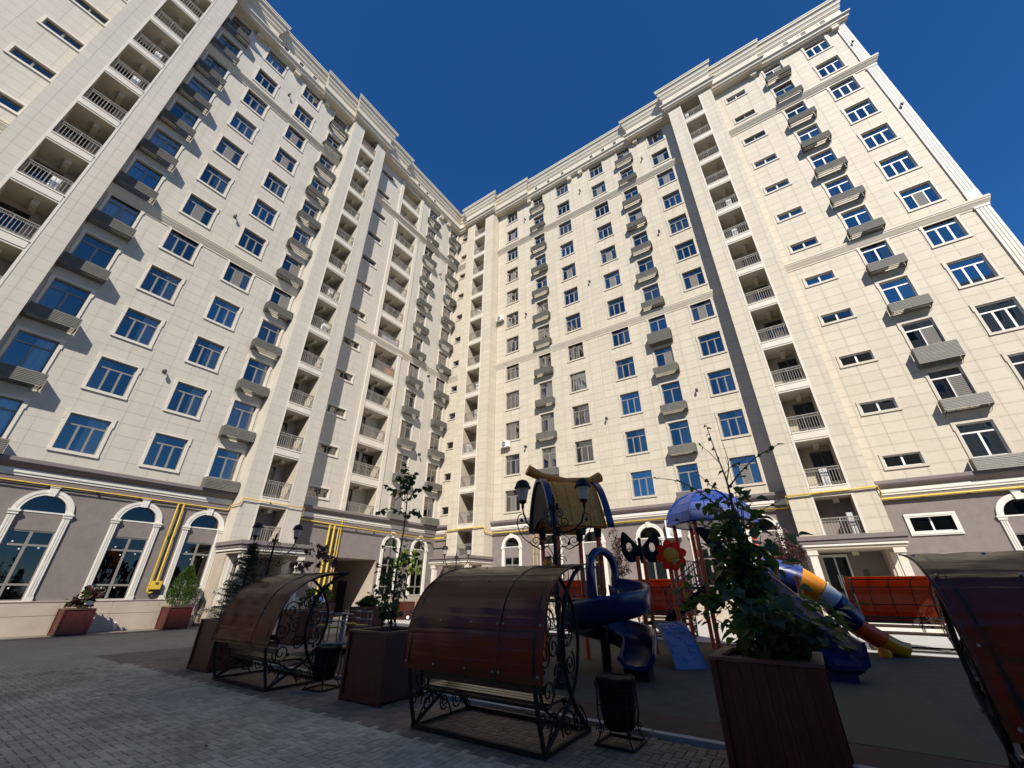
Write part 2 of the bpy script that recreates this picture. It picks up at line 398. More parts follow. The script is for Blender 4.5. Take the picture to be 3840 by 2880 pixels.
# ---- flat walls with their openings
backR, backL = MB(), MB()
RC = [('win', -18.72), ('ac', -15.14), ('win', -12.02), ('win', -7.92), ('ac', -4.87), ('win', -1.59), ('narrow', 5.55), ('ac', 8.65), ('win', 11.72)]
LC = [('narrow', -4.95), ('ac', .56), ('win', 3.44), ('win', 6.70), ('ac', 9.58), ('narrow', 15.62), ('ac', 22.56), ('ac', 26.25)]
def opn(kind, u, z, i=.07):
    k = WK[kind]; return (u-k['W']/2+i, u+k['W']/2-i, z+i, z+k['H']-i)
def ops_for(cols): return [opn(k, u, Z0+P*r) for k, u in cols for r in range(12)]
oR, oL = ops_for(RC), ops_for(LC)
stone_wall('R', -20.72, .10, 6.55, SOF+.05, 0, oR, backR)
stone_wall('R', 3.90, 13.85, 6.55, SOF+.05, 0, oR, backR)
LOG0, LOG1 = 17.89, 20.41
oLog = [(LOG0, LOG1, 8.73+P*k-2.36, 8.73+P*k) for k in range(12)]
stone_wall('L', -16.0, -3.97, 6.55, SOF+.05, 0, oL, backL)
stone_wall('L', -.36, 10.52, 6.55, SOF+.05, 0, oL, backL)
stone_wall('L', 14.17, 27.35, 6.55, SOF+.05, 0, oL+oLog, backL)
oS = [opn('small', -25.59, Z0+.32+P*r, .05) for r in range(12)]
stone_wall('R', -26.6, -24.75, 6.55, SOF+.05, .62, oS, backR)
for k, u in RC:
    for r in range(12):
        (ac_window('R', u, Z0+P*r, (u > 8 and r == 2) or (u < -4 and u > -6 and r == 4)) if k == 'ac' else window('R', k, u, Z0+P*r))
for k, u in LC:
    for r in range(12):
        (ac_window('L', u, Z0+P*r) if k == 'ac' else window('L', k, u, Z0+P*r))
for r in range(12): window('R', 'small', -25.59, Z0+.32+P*r, -.62)

# ---- railings, slabs, doors
def railing_mesh(wd):
    m = MB(); h = .98; x0, x1 = -wd/2, wd/2
    m.box(x0, x1, -.025, .025, h-.03, h+.015); m.box(x0, x1, -.015, .015, .80, .825); m.box(x0, x1, -.015, .015, .10, .125)
    n = int(wd/.125)
    for i in range(n+1):
        x = x0+.03+(wd-.06)*i/n
        m.tube([(x,0,.02), (x,0,.45), (x,0,.80)], [.013,.02,.013], 4)
        if i < n:
            xm = x+(wd-.06)/n/2
            m.tube([(xm+.045*cos(q*pi/4), 0, .885+.055*sin(q*pi/4)) for q in range(8)], .011, 4, closed=True)
            m.tube([(xm+.04*cos(q*pi/3), -.012, .15+.04*sin(q*pi/3)) for q in range(4)], .010, 4)
    for x in (x0+.02, 0, x1-.02): m.box(x-.02, x+.02, -.02, .02, 0, h)
    return m.mesh('railing', M['rail'])
RAIL = railing_mesh(1.60); RAILW = railing_mesh(2.50)
def slab_mesh(wd, dep, th, beam=True):
    m = MB(); m.box(-wd/2, wd/2, 0, dep, 0, th)
    m.box(-wd/2, wd/2, -.03, -.001, .10, th-.06); m.box(-wd/2, wd/2, -.055, -.001, th-.058, th+.012)
    if beam: m.box(.05, .30, .62, dep-.02, -.22, -.002)
    return m.mesh('balcony_slab', [M['trim']])
SLAB = slab_mesh(1.60, 1.55, .54); SLABW = slab_mesh(2.52, 1.2, .66)
dm = MB(); dm.box(-.52, .52, -.02, .02, 0, 2.16); dm.box(-.46, -.04, -.035, -.021, .1, 2.08, 1); dm.box(.04, .46, -.035, -.021, .1, 2.08, 1)
DOOR = dm.mesh('balcony_door', [M['door'], M['shopglass']])
CABS = []
for w_, h_, m_ in ((.34, .95, 'acwhite'), (.5, .7, 'door'), (.3, 1.2, 'curtain')):
    q = MB(); q.box(-w_/2, w_/2, -.15, .15, .03, h_); q.box(-w_/2+.02, -.01, -.165, -.15, .06, h_-.04); q.box(.01, w_/2-.02, -.165, -.15, .06, h_-.04); CABS.append(q.mesh('balcony_cabinet', M[m_]))
def tower(f, a, b, o0, o1, kmin=-1):
    mb = backR if f == 'R' else backL
    stone_wall(f, a, b, 3.90, SOF+.05, WT, [(o0, o1, 3.95, 42.70)], mb)
    t = MB(); y0 = -WT+.012
    for u, s in ((a, -1), (b, 1)):                                  # returns of the tower
        p = [(u,0,3.9), (u,y0-.012,3.9), (u,y0-.012,SOF+.05), (u,0,SOF+.05)]
        t.quad(*(p if s < 0 else p[::-1]), 0)
    yb = .45
    t.quad((o0,y0,3.4),(o0,yb,3.4),(o0,yb,42.75),(o0,y0,42.75), 1); t.quad((o1,yb,3.4),(o1,y0,3.4),(o1,y0,42.75),(o1,yb,42.75), 1)
    t.quad((o0,yb,3.4),(o1,yb,3.4),(o1,yb,42.75),(o0,yb,42.75), 1); t.box(o0, o1, y0+.1, yb, 42.70, 42.9, 1)
    for x0, x1 in ((o0-.10, o0), (o1, o1+.10)): t.box(x0, x1, -WT-.018, -WT+.02, 3.95, 42.70, 2)
    fbuild(t, 'balcony_tower', [M['stone'+f], M['cream'], M['trim']], f)
    for k in range(kmin, 12):
        z = 6.52+3.06*k if k >= 0 else 3.94
        fput('balcony_slab', SLAB, f, (o0+o1)/2, -WT-.005, z-.54)
        fput('railing', RAIL, f, (o0+o1)/2, -WT+.06, z)
        fput('balcony_door', DOOR, f, o0+.55 if f == 'L' else o1-.5, .43, z+.02)
        if rw.random() < .6: fput('balcony_cabinet', CABS[rw.randrange(3)], f, o0+rw.uniform(.25, 1.3), -WT+.45, z+.01)
tower('L', -3.97, -.36, -2.95, -1.35)
tower('L', 10.52, 14.17, 11.55, 13.15)
tower('R', -24.75, -20.72, -23.54, -21.94)
tower('R', .10, 3.90, 1.23, 2.83)
# wide loggias framed by fluted pilasters
lg = MB()
lg.quad((LOG0,0,6),(LOG0,1.2,6),(LOG0,1.2,42.6),(LOG0,0,42.6),0); lg.quad((LOG1,1.2,6),(LOG1,0,6),(LOG1,0,42.6),(LOG1,1.2,42.6),0)
lg.quad((LOG0,1.2,6),(LOG1,1.2,6),(LOG1,1.2,42.6),(LOG0,1.2,42.6),0); lg.box(LOG0, LOG1, .05, 1.2, 42.3, 42.6)
fbuild(lg, 'loggia', [M['cream']], 'L')
for k in range(12):
    z = 8.73+P*k-2.36; c = (LOG0+LOG1)/2
    fput('balcony_slab', SLABW, 'L', c, -.02, z-.66); fput('railing', RAILW, 'L', c, .05, z); fput('balcony_door', DOOR, 'L', c-.6, 1.17, z)
    if k in (1, 3, 6, 9): fput('balcony_door', DOOR, 'L', c+.75, 1.17, z)
def pilaster(f, u0, u1, z0, z1, n=4, pr=.09):
    m = MB(); m.box(u0, u1, -pr, 0, z0, z0+.7); m.box(u0+.08, u1-.08, -pr-.015, -pr, z0+.12, z0+.58)
    m.box(u0-.03, u1+.03, -pr-.03, 0, z1-.18, z1-.04); m.box(u0, u1, -pr+.04, 0, z0+.7, z1-.18)
    st = (u1-u0)/n
    for i in range(n): m.box(u0+st*i+.015, u0+st*(i+1)-.015, -pr, -pr+.04, z0+.72, z1-.2)
    fbuild(m, 'pilaster', M['trim'], f)
for z0, z1 in ((6.62, 21.2), (21.72, 36.4), (37.12, SOF)):
    pilaster('L', 17.49, LOG0-.01, z0, z1, 3); pilaster('L', LOG1+.01, 20.82, z0, z1, 3); pilaster('R', 13.25, 13.84, z0, z1, 4)

# ---- string courses, ledge, cornice
def course(name, prof, mt, f, u0, u1, m0=0, m1=0, base=0.0, dz=0.0):
    m = MB(); m.mitre(prof, u0, u1, m0, m1, base, 0, dz); return fbuild(m, name, mt, f)
S2 = [(-.02,36.42),(.05,36.42),(.06,36.52),(.10,36.56),(.20,36.74),(.27,36.84),(.27,36.90),(.31,36.93),(.31,37.08),(-.02,37.10)]
S1 = [(d*.65, z-15.40) for d, z in S2]; S1[0] = (-.02, S1[0][1]); S1[-1] = (-.02, S1[-1][1])
LEDGE = [(-.02,6.20),(.14,6.20),(.18,6.27),(.30,6.36),(.36,6.45),(.36,6.60),(.30,6.63),(-.02,6.65)]
LWHITE = [(-.02,5.93),(.11,5.93),(.11,6.03),(.15,6.04),(.15,6.20),(-.02,6.20)]
LLOW = [(-.02,5.62),(.05,5.62),(.05,5.67),(.08,5.68),(.08,5.92),(-.02,5.92)]
SEG = [('L', -16, -3.97, 0, 0, 0), ('L', -.36, 10.52, 0, 0, 0), ('L', 14.17, 26.6+.75, 0, 0, 0), ('R', -20.72, .10, 0, 0, 0), ('R', 3.90, 13.85, 0, 1, 0), ('R', -26.6, -24.75, 0, 0, .62)]
for f, a, b, m0, m1, bs in SEG:
    course('string_course', S1, M['cornice'], f, a, b, m0, m1, bs); course('string_course', S2, M['cornice'], f, a, b, m0, m1, bs)
    course('ledge', LEDGE, M['purple2'], f, a, b, m0, m1, bs); course('ledge_band', LWHITE, M['white'], f, a, b, m0, m1, bs, .001); course('ledge_band', LLOW, M['purple2'], f, a, b, m0, m1, bs)
CP = [(-.6,SOF),(.26,SOF),(.26,SOF+.07),(.32,SOF+.09),(.32,SOF+.13),(.38,SOF+.16),(.40,SOF+.30),(.50,SOF+.42),(.55,SOF+.46),(.55,SOF+.58),(.50,SOF+.62),(.22,SOF+.64),
      (.20,SOF+.70),(.20,44.40),(.26,44.44),(.26,44.54),(.31,44.56),(.31,44.62),(.34,44.76),(.38,44.82),(.38,44.90),(.44,44.94),(.44,45.02),(.48,45.20),(.56,45.32),(.62,45.36),(.62,45.56),(.66,45.58),(.66,TOP),(-.6,TOP)]
def cornice(f, a, b, m0, m1, base, dz): course('cornice', CP, M['cornice'], f, a, b, m0, m1, base, dz)
cornice('R', -26.6, 13.85, 0, 1, 0, 0); cornice('L', -16, 27.6, 0, 0, 0, .0013)
for f, a, b in (('R', -20.72, -16.5), ('R', -3.85, .1), ('R', 3.9, 7.8), ('L', -.36, 2.5), ('L', 7.58, 10.52), ('L', 14.17, 17.2)): cornice(f, a, b, 1, 1, .37, -.004)
cornice('R', -26.6, -24.75, 0, 0, .62, -.006)
for f, a, b in (('R', -24.75, -20.72), ('R', .1, 3.9), ('L', 10.52, 14.17), ('L', -3.97, -.36)): cornice(f, a, b, 1, 1, WT, -.009)
# small vents in the frieze, corbels under the soffit
vm = MB(); vm.box(-.30, -.17, -.03, .02, -.36, .36); vm.box(.17, .30, -.03, .02, -.36, .36); vm.box(-.17, .17, -.03, .02, .27, .36); vm.box(-.17, .17, -.03, .02, -.36, -.27); vm.box(-.17, .17, .0, .015, -.27, .27, 1)
VENT = vm.mesh('frieze_vent', [M['trim'], M['door']])
for u in (-5.48, -6.8, -8.16, -11.71, -13.54, -15.2, 12.77, 11.42, 10.14): fput('frieze_vent', VENT, 'R', u, -.205, 43.92)
for u in (3.6, 5.0, 6.3, 19.63, 20.97, 22.27): fput('frieze_vent', VENT, 'L', u, -.205, 43.92)
bm_ = MB(); bm_.box(-.22, .22, -.34, 0, -.42, -.01); bm_.box(-.25, .25, -.37, 0, -.10, -.012)
CORB = bm_.mesh('corbel', M['cornice'])
for f, u in (('R', -3.47), ('R', -9.6), ('R', -10.93), ('R', 7.27), ('R', -16.2), ('L', 23.63), ('L', 24.89), ('L', 4.99), ('L', 1.75), ('L', 8.0), ('R', 13.2)): fput('corbel', CORB, f, u, 0, SOF)

# ---- ground floor: mauve stucco, arched shop windows
LA = [3.44, 6.70, 9.58, 22.52, 25.55]; RA = [-18.80, -15.30, -11.98, -7.94, -4.62, -1.52, 8.70, 12.0]
SPR = 4.60
arch_ops = lambda cs: [(c-.70, c+.70, 1.22, SPR+.70) for c in cs]
gL = arch_ops(LA)+[(17.94, 21.30, -.1, 3.6)]; gR = arch_ops(RA)+[(4.80, 6.30, 4.13, 4.78), (4.80, 6.30, 1.6, 3.0)]
gw = MB()
for a, b, c, d in rsub([(-16, 27.95, 0, 6.6)], gL): gw.quad((a,0,c),(b,0,c),(b,0,d),(a,0,d))
fbuild(gw, 'ground_floor_wall', M['purple'], 'L')
gw = MB()
for a, b, c, d in rsub([(-24.9, 13.85, 0, 6.6)], gR): gw.quad((a,0,c),(b,0,c),(b,0,d),(a,0,d))
gw.quad((-26.6,-.62,0),(-24.75,-.62,0),(-24.75,-.62,6.6),(-26.6,-.62,6.6))
fbuild(gw, 'ground_floor_wall', M['purple'], 'R')
def arc(r, n=20, z=SPR): return [(r*cos(pi*i/n), z+r*sin(pi*i/n)) for i in range(n+1)]
def arch_meshes():
    s = MB(); ro, ri, n = .93, .70, 20
    A, B = arc(ro, n), arc(ri, n)
    for y, sgn in ((-.07, 1),):
        s.add([(p[0],y,p[1]) for p in A]+[(p[0],y,p[1]) for p in B], [(i, n+1+i, n+2+i, i+1) for i in range(n)], 0)
    s.add([(p[0],-.07,p[1]) for p in A]+[(p[0],.01,p[1]) for p in A], [(i, i+1, n+2+i, n+1+i) for i in range(n)], 0, True)
    s.add([(p[0],-.07,p[1]) for p in B]+[(p[0],.16,p[1]) for p in B], [(i+1, i, n+1+i, n+2+i) for i in range(n)], 0, True)
    r2 = .80; C2 = arc(r2, n)
    s.add([(p[0],-.085,p[1]) for p in A]+[(p[0],-.085,p[1]) for p in C2]+[(p[0],-.069,p[1]) for p in C2], [(i, n+1+i, n+2+i, i+1) for i in range(n)]+[(n+1+i, 2*n+2+i, 2*n+3+i, n+2+i) for i in range(n)], 0)
    # corners between the arch and the straight cut in the wall
    for sx in (1, -1):
        pts = [(sx*.70, SPR), (sx*.70, SPR+.70)]+[(sx*.70*cos(q*pi/12), SPR+.70*sin(q*pi/12)) for q in range(6, 0, -1)]
        vs = [(p[0], -.002, p[1]) for p in pts]; f = tuple(range(len(vs)))
        s.add(vs, [f if sx > 0 else f[::-1]], 1)
    k = [(-.10,SPR+.66),(.10,SPR+.66),(.15,SPR+1.02),(-.15,SPR+1.02)]; s.prism(k, 'y', -.14, .01, 0); s.box(-.17, .17, -.165, .01, SPR+1.02, SPR+1.07)
    for sx in (1, -1):
        a, b = sorted((sx*.70, sx*.93))
        s.box(a, b, -.05, .01, 1.22, SPR-.16)
        for q in range(3):
            w_ = (b-a)/3; s.box(a+w_*q+.012, a+w_*(q+1)-.012, -.075, -.05, 1.42, SPR-.2)
        s.box(a-.03, b+.03, -.10, .01, SPR-.16, SPR-.06); s.box(a-.055, b+.055, -.125, .01, SPR-.06, SPR+.02); s.box(a-.02, b+.02, -.09, .01, 1.22, 1.40)
        x = sx*.70; s.quad(*([(x,.01,1.22),(x,.16,1.22),(x,.16,SPR),(x,.01,SPR)] if sx < 0 else [(x,.16,1.22),(x,.01,1.22),(x,.01,SPR),(x,.16,SPR)]), 0)
    s.box(-.70, .70, .05, .10, 3.86, SPR-.03, 1); s.box(-.70, .70, .03, .14, SPR-.03, SPR+.03, 0); s.box(-.72, .72, -.02, .16, 1.19, 1.24, 0)
    e = 1.1; D = 2
    s.quad((-.7,.16,1.2),(-.7,e,1.2),(-.7,e,5.3),(-.7,.16,5.3),D); s.quad((.7,e,1.2),(.7,.16,1.2),(.7,.16,5.3),(.7,e,5.3),D)
    s.quad((-.7,e,1.2),(.7,e,1.2),(.7,e,5.3),(-.7,e,5.3),D); s.quad((-.7,.16,5.3),(-.7,e,5.3),(.7,e,5.3),(.7,.16,5.3),D); s.quad((-.7,e,1.2),(-.7,.16,1.2),(.7,.16,1.2),(.7,e,1.2),D)
    fr = MB(); t = .05
    fr.box(-.70, -.65, .07, .12, 1.24, 3.86); fr.box(.65, .70, .07, .12, 1.24, 3.86); fr.box(-.65, .65, .07, .12, 1.24, 1.29); fr.box(-.65, .65, .07, .12, 3.81, 3.86)
    fr.box(-.05, .05, .065, .12, 1.29, 3.81); fr.box(-.65, -.05, .067, .12, 1.79, 1.87); fr.box(.05, .65, .067, .12, 1.79, 1.87); fr.box(-.65, -.05, .067, .12, 3.26, 3.34); fr.box(.05, .65, .067, .12, 3.26, 3.34)
    panes = []
    for x0, x1 in ((-.65, -.05), (.05, .65)):
        for z0, z1 in ((1.29, 1.79), (1.87, 3.26), (3.34, 3.81)): panes.append(MB()); panes[-1].add([(x0,.09,z0),(x1,.09,z0),(x1,.09,z1),(x0,.09,z1),(x0,.098,z0),(x1,.098,z0),(x1,.098,z1),(x0,.098,z1)], [(0,1,2,3),(4,5,1,0),(5,6,2,1),(6,7,3,2),(7,4,0,3)])
    lun = MB(); B2 = arc(.69, 20); lun.add([(p[0],.10,p[1]) for p in B2], [tuple(range(21))[::-1]])
    return s.mesh('arched_window', [M['white'], M['purple'], M['dark']]), fr.mesh('frame', M['frame']), [p.mesh('pane', M['shopglass']) for p in panes], lun.mesh('pane', M['shopglass'])
AS, AF, AP, ALU = arch_meshes()
stick = MB(); stick.box(-.025, .025, .083, .0885, -.025, .025); STICK = stick.mesh('glass_sticker', M['acwhite'])
for f, cs in (('L', LA), ('R', RA)):
    for c in cs:
        o = fput('arched_window', AS, f, c); put('frame', AF, o); put('pane', ALU, o)
        for p in AP: put('pane', p, o)
        if c == -7.94:
            q = MB(); q.box(-.64, .64, .28, .30, 1.3, 3.8); put('blind', q.mesh('blind', M['acwhite']), o)  # white panel added behind the glass to lighten this pane
        if f == 'L' and c < 11:
            for x, z in ((-.4, 3.42), (.42, 3.2), (-.12, 3.1), (-.3, 1.7), (.15, 1.7)): put('glass_sticker', STICK, o, (x, 0, z+random.uniform(-.05, .05)))
q = MB(); q.tube(smoothpts([(7.35,-.05,.32),(7.35,-.14,.30),(7.35,-.17,.22),(7.34,-.17,.06)], 3), .035, 8); fbuild(q, 'vent_pipe', M['acwhite'], 'L')
# rectangular white-framed windows by the right stair tower
def rectwin(z0, z1):
    m = MB(); a, b = 4.63, 6.48; m.box(a, b, -.07, .02, z1-.17, z1); m.box(a, b, -.07, .02, z0, z0+.17); m.box(a, a+.17, -.068, .02, z0+.17, z1-.17); m.box(b-.17, b, -.068, .02, z0+.17, z1-.17)
    m.box(a+.06, b-.06, -.09, -.068, z1-.11, z1-.05); m.box(a+.06, b-.06, -.09, -.068, z0+.05, z0+.11)
    m.box(a+.17, b-.17, .12, .16, z0+.17, z0+.22, 1); m.box(5.52, 5.59, .12, .16, z0+.22, z1-.17, 1); m.quad((a,.6,z0),(b,.6,z0),(b,.6,z1),(a,.6,z1),2)
    o = fbuild(m, 'window', [M['white'], M['framew'], M['dark']], 'R')
    for x0, x1 in ((4.80, 5.52), (5.59, 6.31)):
        q = MB(); q.add([(x0,.14,z0+.2),(x1,.14,z0+.2),(x1,.14,z1-.16),(x0,.14,z1-.16)], [(0,1,2,3)]); put('pane', q.mesh('pane', M['shopglass']), o)
rectwin(3.95, 4.95); rectwin(1.45, 3.15)
# plinth slabs
def slabs(f, a, b, st=1.75):
    u = a
    while u < b-.05:
        e = min(u+st, b)
        for z0, z1, pr in ((0, .68, .07), (.695, 1.19, .06)):
            m = MB(); m.box(u+.004, e-.004, -pr, .0, z0, z1); fbuild(m, 'plinth_slab', M['plinth'], f)
        u = e
    m = MB(); m.box(a, b, -.085, .0, 1.192, 1.222); fbuild(m, 'plinth_cap', M['plinth'], f)
slabs('L', -14, 10.45); slabs('L', 14.3, 17.9); slabs('L', 21.34, 27.2); slabs('R', -20.5, 0.0); slabs('R', 4.0, 13.8)
# dark drive-through passage
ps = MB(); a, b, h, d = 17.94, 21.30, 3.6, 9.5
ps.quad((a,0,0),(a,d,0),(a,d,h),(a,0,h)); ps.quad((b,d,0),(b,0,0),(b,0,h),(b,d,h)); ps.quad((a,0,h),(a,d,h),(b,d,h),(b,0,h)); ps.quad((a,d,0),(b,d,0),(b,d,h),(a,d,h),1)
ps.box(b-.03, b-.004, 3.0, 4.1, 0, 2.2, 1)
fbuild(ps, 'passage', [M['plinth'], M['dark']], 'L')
# entrance porches
def porch(f, a, b, door=.45):
    c = MB(); w1 = 2.85
    for i, (z0, z1, pr, mi) in enumerate(((3.74, 3.93, .16, 0), (3.58, 3.738, .09, 0), (3.46, 3.578, .05, 1), (3.34, 3.458, -.02, 2))):
        c.box(a-.02-pr, b+.02+pr, -w1-pr, .0, z0, z1, mi)
    fbuild(c, 'entrance_canopy', [M['purple2'], M['white'], M['cream']], f)
    for u0, u1 in ((a, a+.62), (b-.62, b)):
        m = MB(); m.box(u0, u1, -1.2, .0, 0, 3.34); m.box(u0+.12, u1-.12, -1.26, -1.2, .9, 3.2, 1); m.box(u0+.27, u0+.35, -1.28, -1.26, .9, 3.2, 2)
        fbuild(m, 'porch_pier', [M['plinth'], M['trim'], M['white']], f)
        m = MB(); m.box(u0+.16, u1-.16, -2.75, -2.45, 1.0, 3.34); m.box(u0+.1, u1-.1, -2.8, -2.4, 3.1, 3.34); m.box(u0+.08, u1-.08, -2.85, -2.35, 0, 1.0)
        fbuild(m, 'porch_column', [M['trim']], f)
    m = MB(); m.box(a+.62, b-.62, -1.6, .0, 0, 1.05)
    fbuild(m, 'porch_floor', M['step'], f)
    for i in range(6):
        m = MB(); m.box(a+.62, b-.62, -1.6-.3*(i+1), -1.6-.3*i, 0, 1.05-.15*(i+1)-.002*i); fbuild(m, 'stair_step', M['step'], f)
    for u in (a+.55, b-.55):
        m = MB(); m.tube([(u,-1.5,1.95),(u,-1.7,1.95),(u,-3.3,1.15),(u,-3.4,1.15)], .035, 6)
        for q in range(6): m.tube([(u,-1.75-.3*q,.9-.15*q),(u,-1.75-.3*q,1.92-.15*q)], .022, 6)
        fbuild(m, 'stair_rail', M['white'], f)
    m = MB(); x = a+.75+door
    m.box(x-.56, x+.56, -.06, 0, 1.05, 3.25); m.box(x-.48, x-.03, -.075, -.061, 1.15, 3.12, 1); m.box(x+.03, x+.48, -.075, -.061, 1.15, 3.12, 1)
    o = fbuild(m, 'entrance_door', [M['framew'], M['shopglass']], f)
    m = MB(); m.tube([(x+.08,-.12,1.7),(x+.08,-.12,2.3)], .02, 6); m.tube([(x-.08,-.12,1.7),(x-.08,-.12,2.3)], .02, 6); fput('handle', m.mesh('handle', M['acwhite']), f)
    m = MB(); m.box(x+1.0, x+1.2, -.05, 0, 2.0, 2.5); fbuild(m, 'intercom_panel', M['door'], f)
porch('L', 10.52, 14.17); porch('R', -24.75, -20.72); porch('R', .10, 3.90)
# wall floodlights
fm = MB(); fm.box(-.07, .07, -.05, 0, -.06, .10); fm.tube([(0,-.04,.05),(0,-.16,.10),(0,-.24,.02)], .035, 6); fm.lathe([(.05,-.16),(.085,-.06),(.07,.05)], 8, (0,-.24,0))
FLO = fm.mesh('wall_floodlight', M['lampmetal'])
for f, u, z in (('L', 5.2, 12.3), ('L', 5.2, 24.5), ('L', 5.1, 39.4), ('L', 24.4, 20.6), ('L', 24.3, 12.5), ('L', 24.5, 34.0), ('R', -17.3, 12.5), ('R', -17.0, 26.4), ('R', -9.9, 13.4), ('R', -9.9, 39.8), ('R', -3.2, 14.0), ('R', -3.2, 29.5), ('R', -3.2, 39.6), ('R', -10.0, 27.2), ('R', 13.5, 31.2), ('R', 13.5, 39.8), ('R', -16.9, 40.0)):
    fput('wall_floodlight', FLO, f, u, 0, z)
m = MB(); m.tube([(-10.0,-.02,6.7),(-10.0,-.02,21.1)], .02, 6); fbuild(m, 'expansion_joint', M['trim'], 'R')  # thin tubes standing for the expansion joints of the wall
m = MB(); m.tube([(-10.2,-.02,21.8),(-10.2,-.02,36.3)], .02, 6); fbuild(m, 'expansion_joint', M['trim'], 'R')
m = MB(); m.tube([(24.2,-.02,6.7),(24.2,-.02,21.1)], .02, 6); fbuild(m, 'expansion_joint', M['trim'], 'L')
# solid mass behind and the roof
m = MB(); m.box(-40, 13.8, 1.3, 15, 0, 45.5); fbuild(m, 'inner_block', M['cream'], 'R')
for a_, b_, z_ in ((-16, 17.9, 0), (21.34, 27.9, 0), (17.9, 21.34, 3.65)):
    m = MB(); m.box(a_, b_, 1.3, 13, z_, 45.52); fbuild(m, 'inner_block', M['cream'], 'L')
m = MB(); m.box(-40, 13.6, .3, 15.2, 45.55, 45.66); fbuild(m, 'roof', M['roof'], 'R'); m = MB(); m.box(-16, 28, .3, 13.2, 45.54, 45.65); fbuild(m, 'roof', M['roof'], 'L')
m = MB(); m.box(-16.2, -15.9, .02, 13, 0, 45.4); fbuild(m, 'end_wall', M['cream'], 'L'); m = MB(); m.box(13.5, 13.84, .02, 15, 0, 45.4); fbuild(m, 'end_wall', M['cream'], 'R')
fbuild(backR, 'wall', M['joint'], 'R'); fbuild(backL, 'wall', M['joint'], 'L')
# stone panels: the 300 that show largest as pieces, the rest joined
full = []; rest = {'R': MB(), 'L': MB()}
for q in PAN:
    f, wd, a, b, c, d = q; u, z = (a+b)/2, (c+d)/2
    x, y = (u, YR-wd) if f == 'R' else (XL+wd, u)
    dv = Vector((x, y, z-H)); ang = (b-a)*(d-c)*abs(dv.y if f == 'R' else dv.x)/dv.length**3
    fwd = dv.dot(Vector((-sin(R_(33.94))*cos(R_(27.22)), cos(R_(33.94))*cos(R_(27.22)), sin(R_(27.22)))))
    full.append((-ang if (b-a) > .88 and (d-c) > .59 and fwd/dv.length > .70 else 1, q))
full.sort(key=lambda t: t[0])
pm1 = MB(); panel(pm1, -.445, .445, -.30, .30, 0); pm1 = {f: pm1.mesh('stone_panel', M['stone'+f]) for f in 'RL'}
for i, (s_, q) in enumerate(full):
    f, wd, a, b, c, d = q
    if i < 300 and s_ < 0: fput('stone_panel', pm1[f], f, (a+b)/2, -wd, (c+d)/2)
    else: panel(rest[f], a, b, c, d, wd)
for f in 'RL': fbuild(rest[f], 'stone_cladding', M['stone'+f], f, kind='stuff')

# ================================================================== GROUND
def paver_mat(name, c):
    m = mat(name, c, tuple(x*1.28 for x in c), 9.0, 0.8, 0.25, 120, detail=8)
    n = m.node_tree.nodes; L = m.node_tree.links; g = n['Geometry'] if 'Geometry' in n else n.new('ShaderNodeNewGeometry')
    t = n.new('ShaderNodeTexNoise'); t.inputs['Scale'].default_value = .75; t.inputs['Detail'].default_value = 7; t.inputs['Roughness'].default_value = .62
    L.new(g.outputs['Position'], t.inputs['Vector']); r = n.new('ShaderNodeMapRange')
    for i, v in enumerate((.32, .66, .62, 1.22)): r.inputs[i+1].default_value = v
    L.new(t.outputs[0], r.inputs[0]); b = n['Principled BSDF']; src = b.inputs['Base Color'].links[0].from_socket
    h = n.new('ShaderNodeHueSaturation'); L.new(src, h.inputs['Color']); L.new(r.outputs[0], h.inputs['Value']); L.new(h.outputs[0], b.inputs['Base Color'])
    return m
PVG = [paver_mat('grey_paver_%d' % i, c) for i, c in enumerate(((.385,.325,.222), (.445,.376,.257), (.325,.275,.19)))]
PVB = [paver_mat('brown_paver_%d' % i, c) for i, c in enumerate(((.185,.137,.095), (.22,.163,.114), (.155,.116,.082)))]
def brick_sheet_mat(name, c1, c2, mort):
    m = bpy.data.materials.new(name); m.use_nodes = True; n = m.node_tree.nodes; L = m.node_tree.links; b = n['Principled BSDF']
    b.inputs['Roughness'].default_value = .8
    g = n.new('ShaderNodeNewGeometry'); t = n.new('ShaderNodeTexBrick'); t.inputs['Scale'].default_value = 1.0
    t.inputs['Color1'].default_value = tuple(c1)+(1,); t.inputs['Color2'].default_value = tuple(c2)+(1,); t.inputs['Mortar'].default_value = tuple(mort)+(1,)
    t.inputs['Mortar Size'].default_value = .008; t.inputs['Brick Width'].default_value = .2; t.inputs['Row Height'].default_value = .1
    nz = n.new('ShaderNodeTexNoise'); nz.inputs['Scale'].default_value = .9; nz.inputs['Detail'].default_value = 6
    mx = n.new('ShaderNodeMix'); mx.data_type = 'RGBA'; mx.blend_type = 'MULTIPLY'; mx.inputs[0].default_value = .45
    L.new(g.outputs['Position'], t.inputs['Vector']); L.new(g.outputs['Position'], nz.inputs['Vector'])
    L.new(t.outputs['Color'], mx.inputs[6]); L.new(nz.outputs['Color'], mx.inputs[7]); 
    hs = n.new('ShaderNodeHueSaturation'); hs.inputs['Saturation'].default_value = .0; hs.inputs['Value'].default_value = 1.7
    L.new(nz.outputs['Color'], hs.inputs['Color']); L.new(hs.outputs[0], mx.inputs[7]); L.new(mx.outputs[2], b.inputs['Base Color'])
    return m
def sheet(name, rects, z, m, kind='structure', parent=None):
    q = MB()
    for a, b, c, d in rects: q.box(a, b, c, d, z-.02, z)
    return q.build(name, m, parent, kind=kind)
sheet('ground', [(-260, 260, -260, 260)], -.035, mat('sand_bed', (.13,.125,.115), (.17,.16,.15), 3.0, .9))
GREYS = brick_sheet_mat('far_grey_paving', (.43,.37,.265), (.385,.33,.238), (.27,.235,.17))
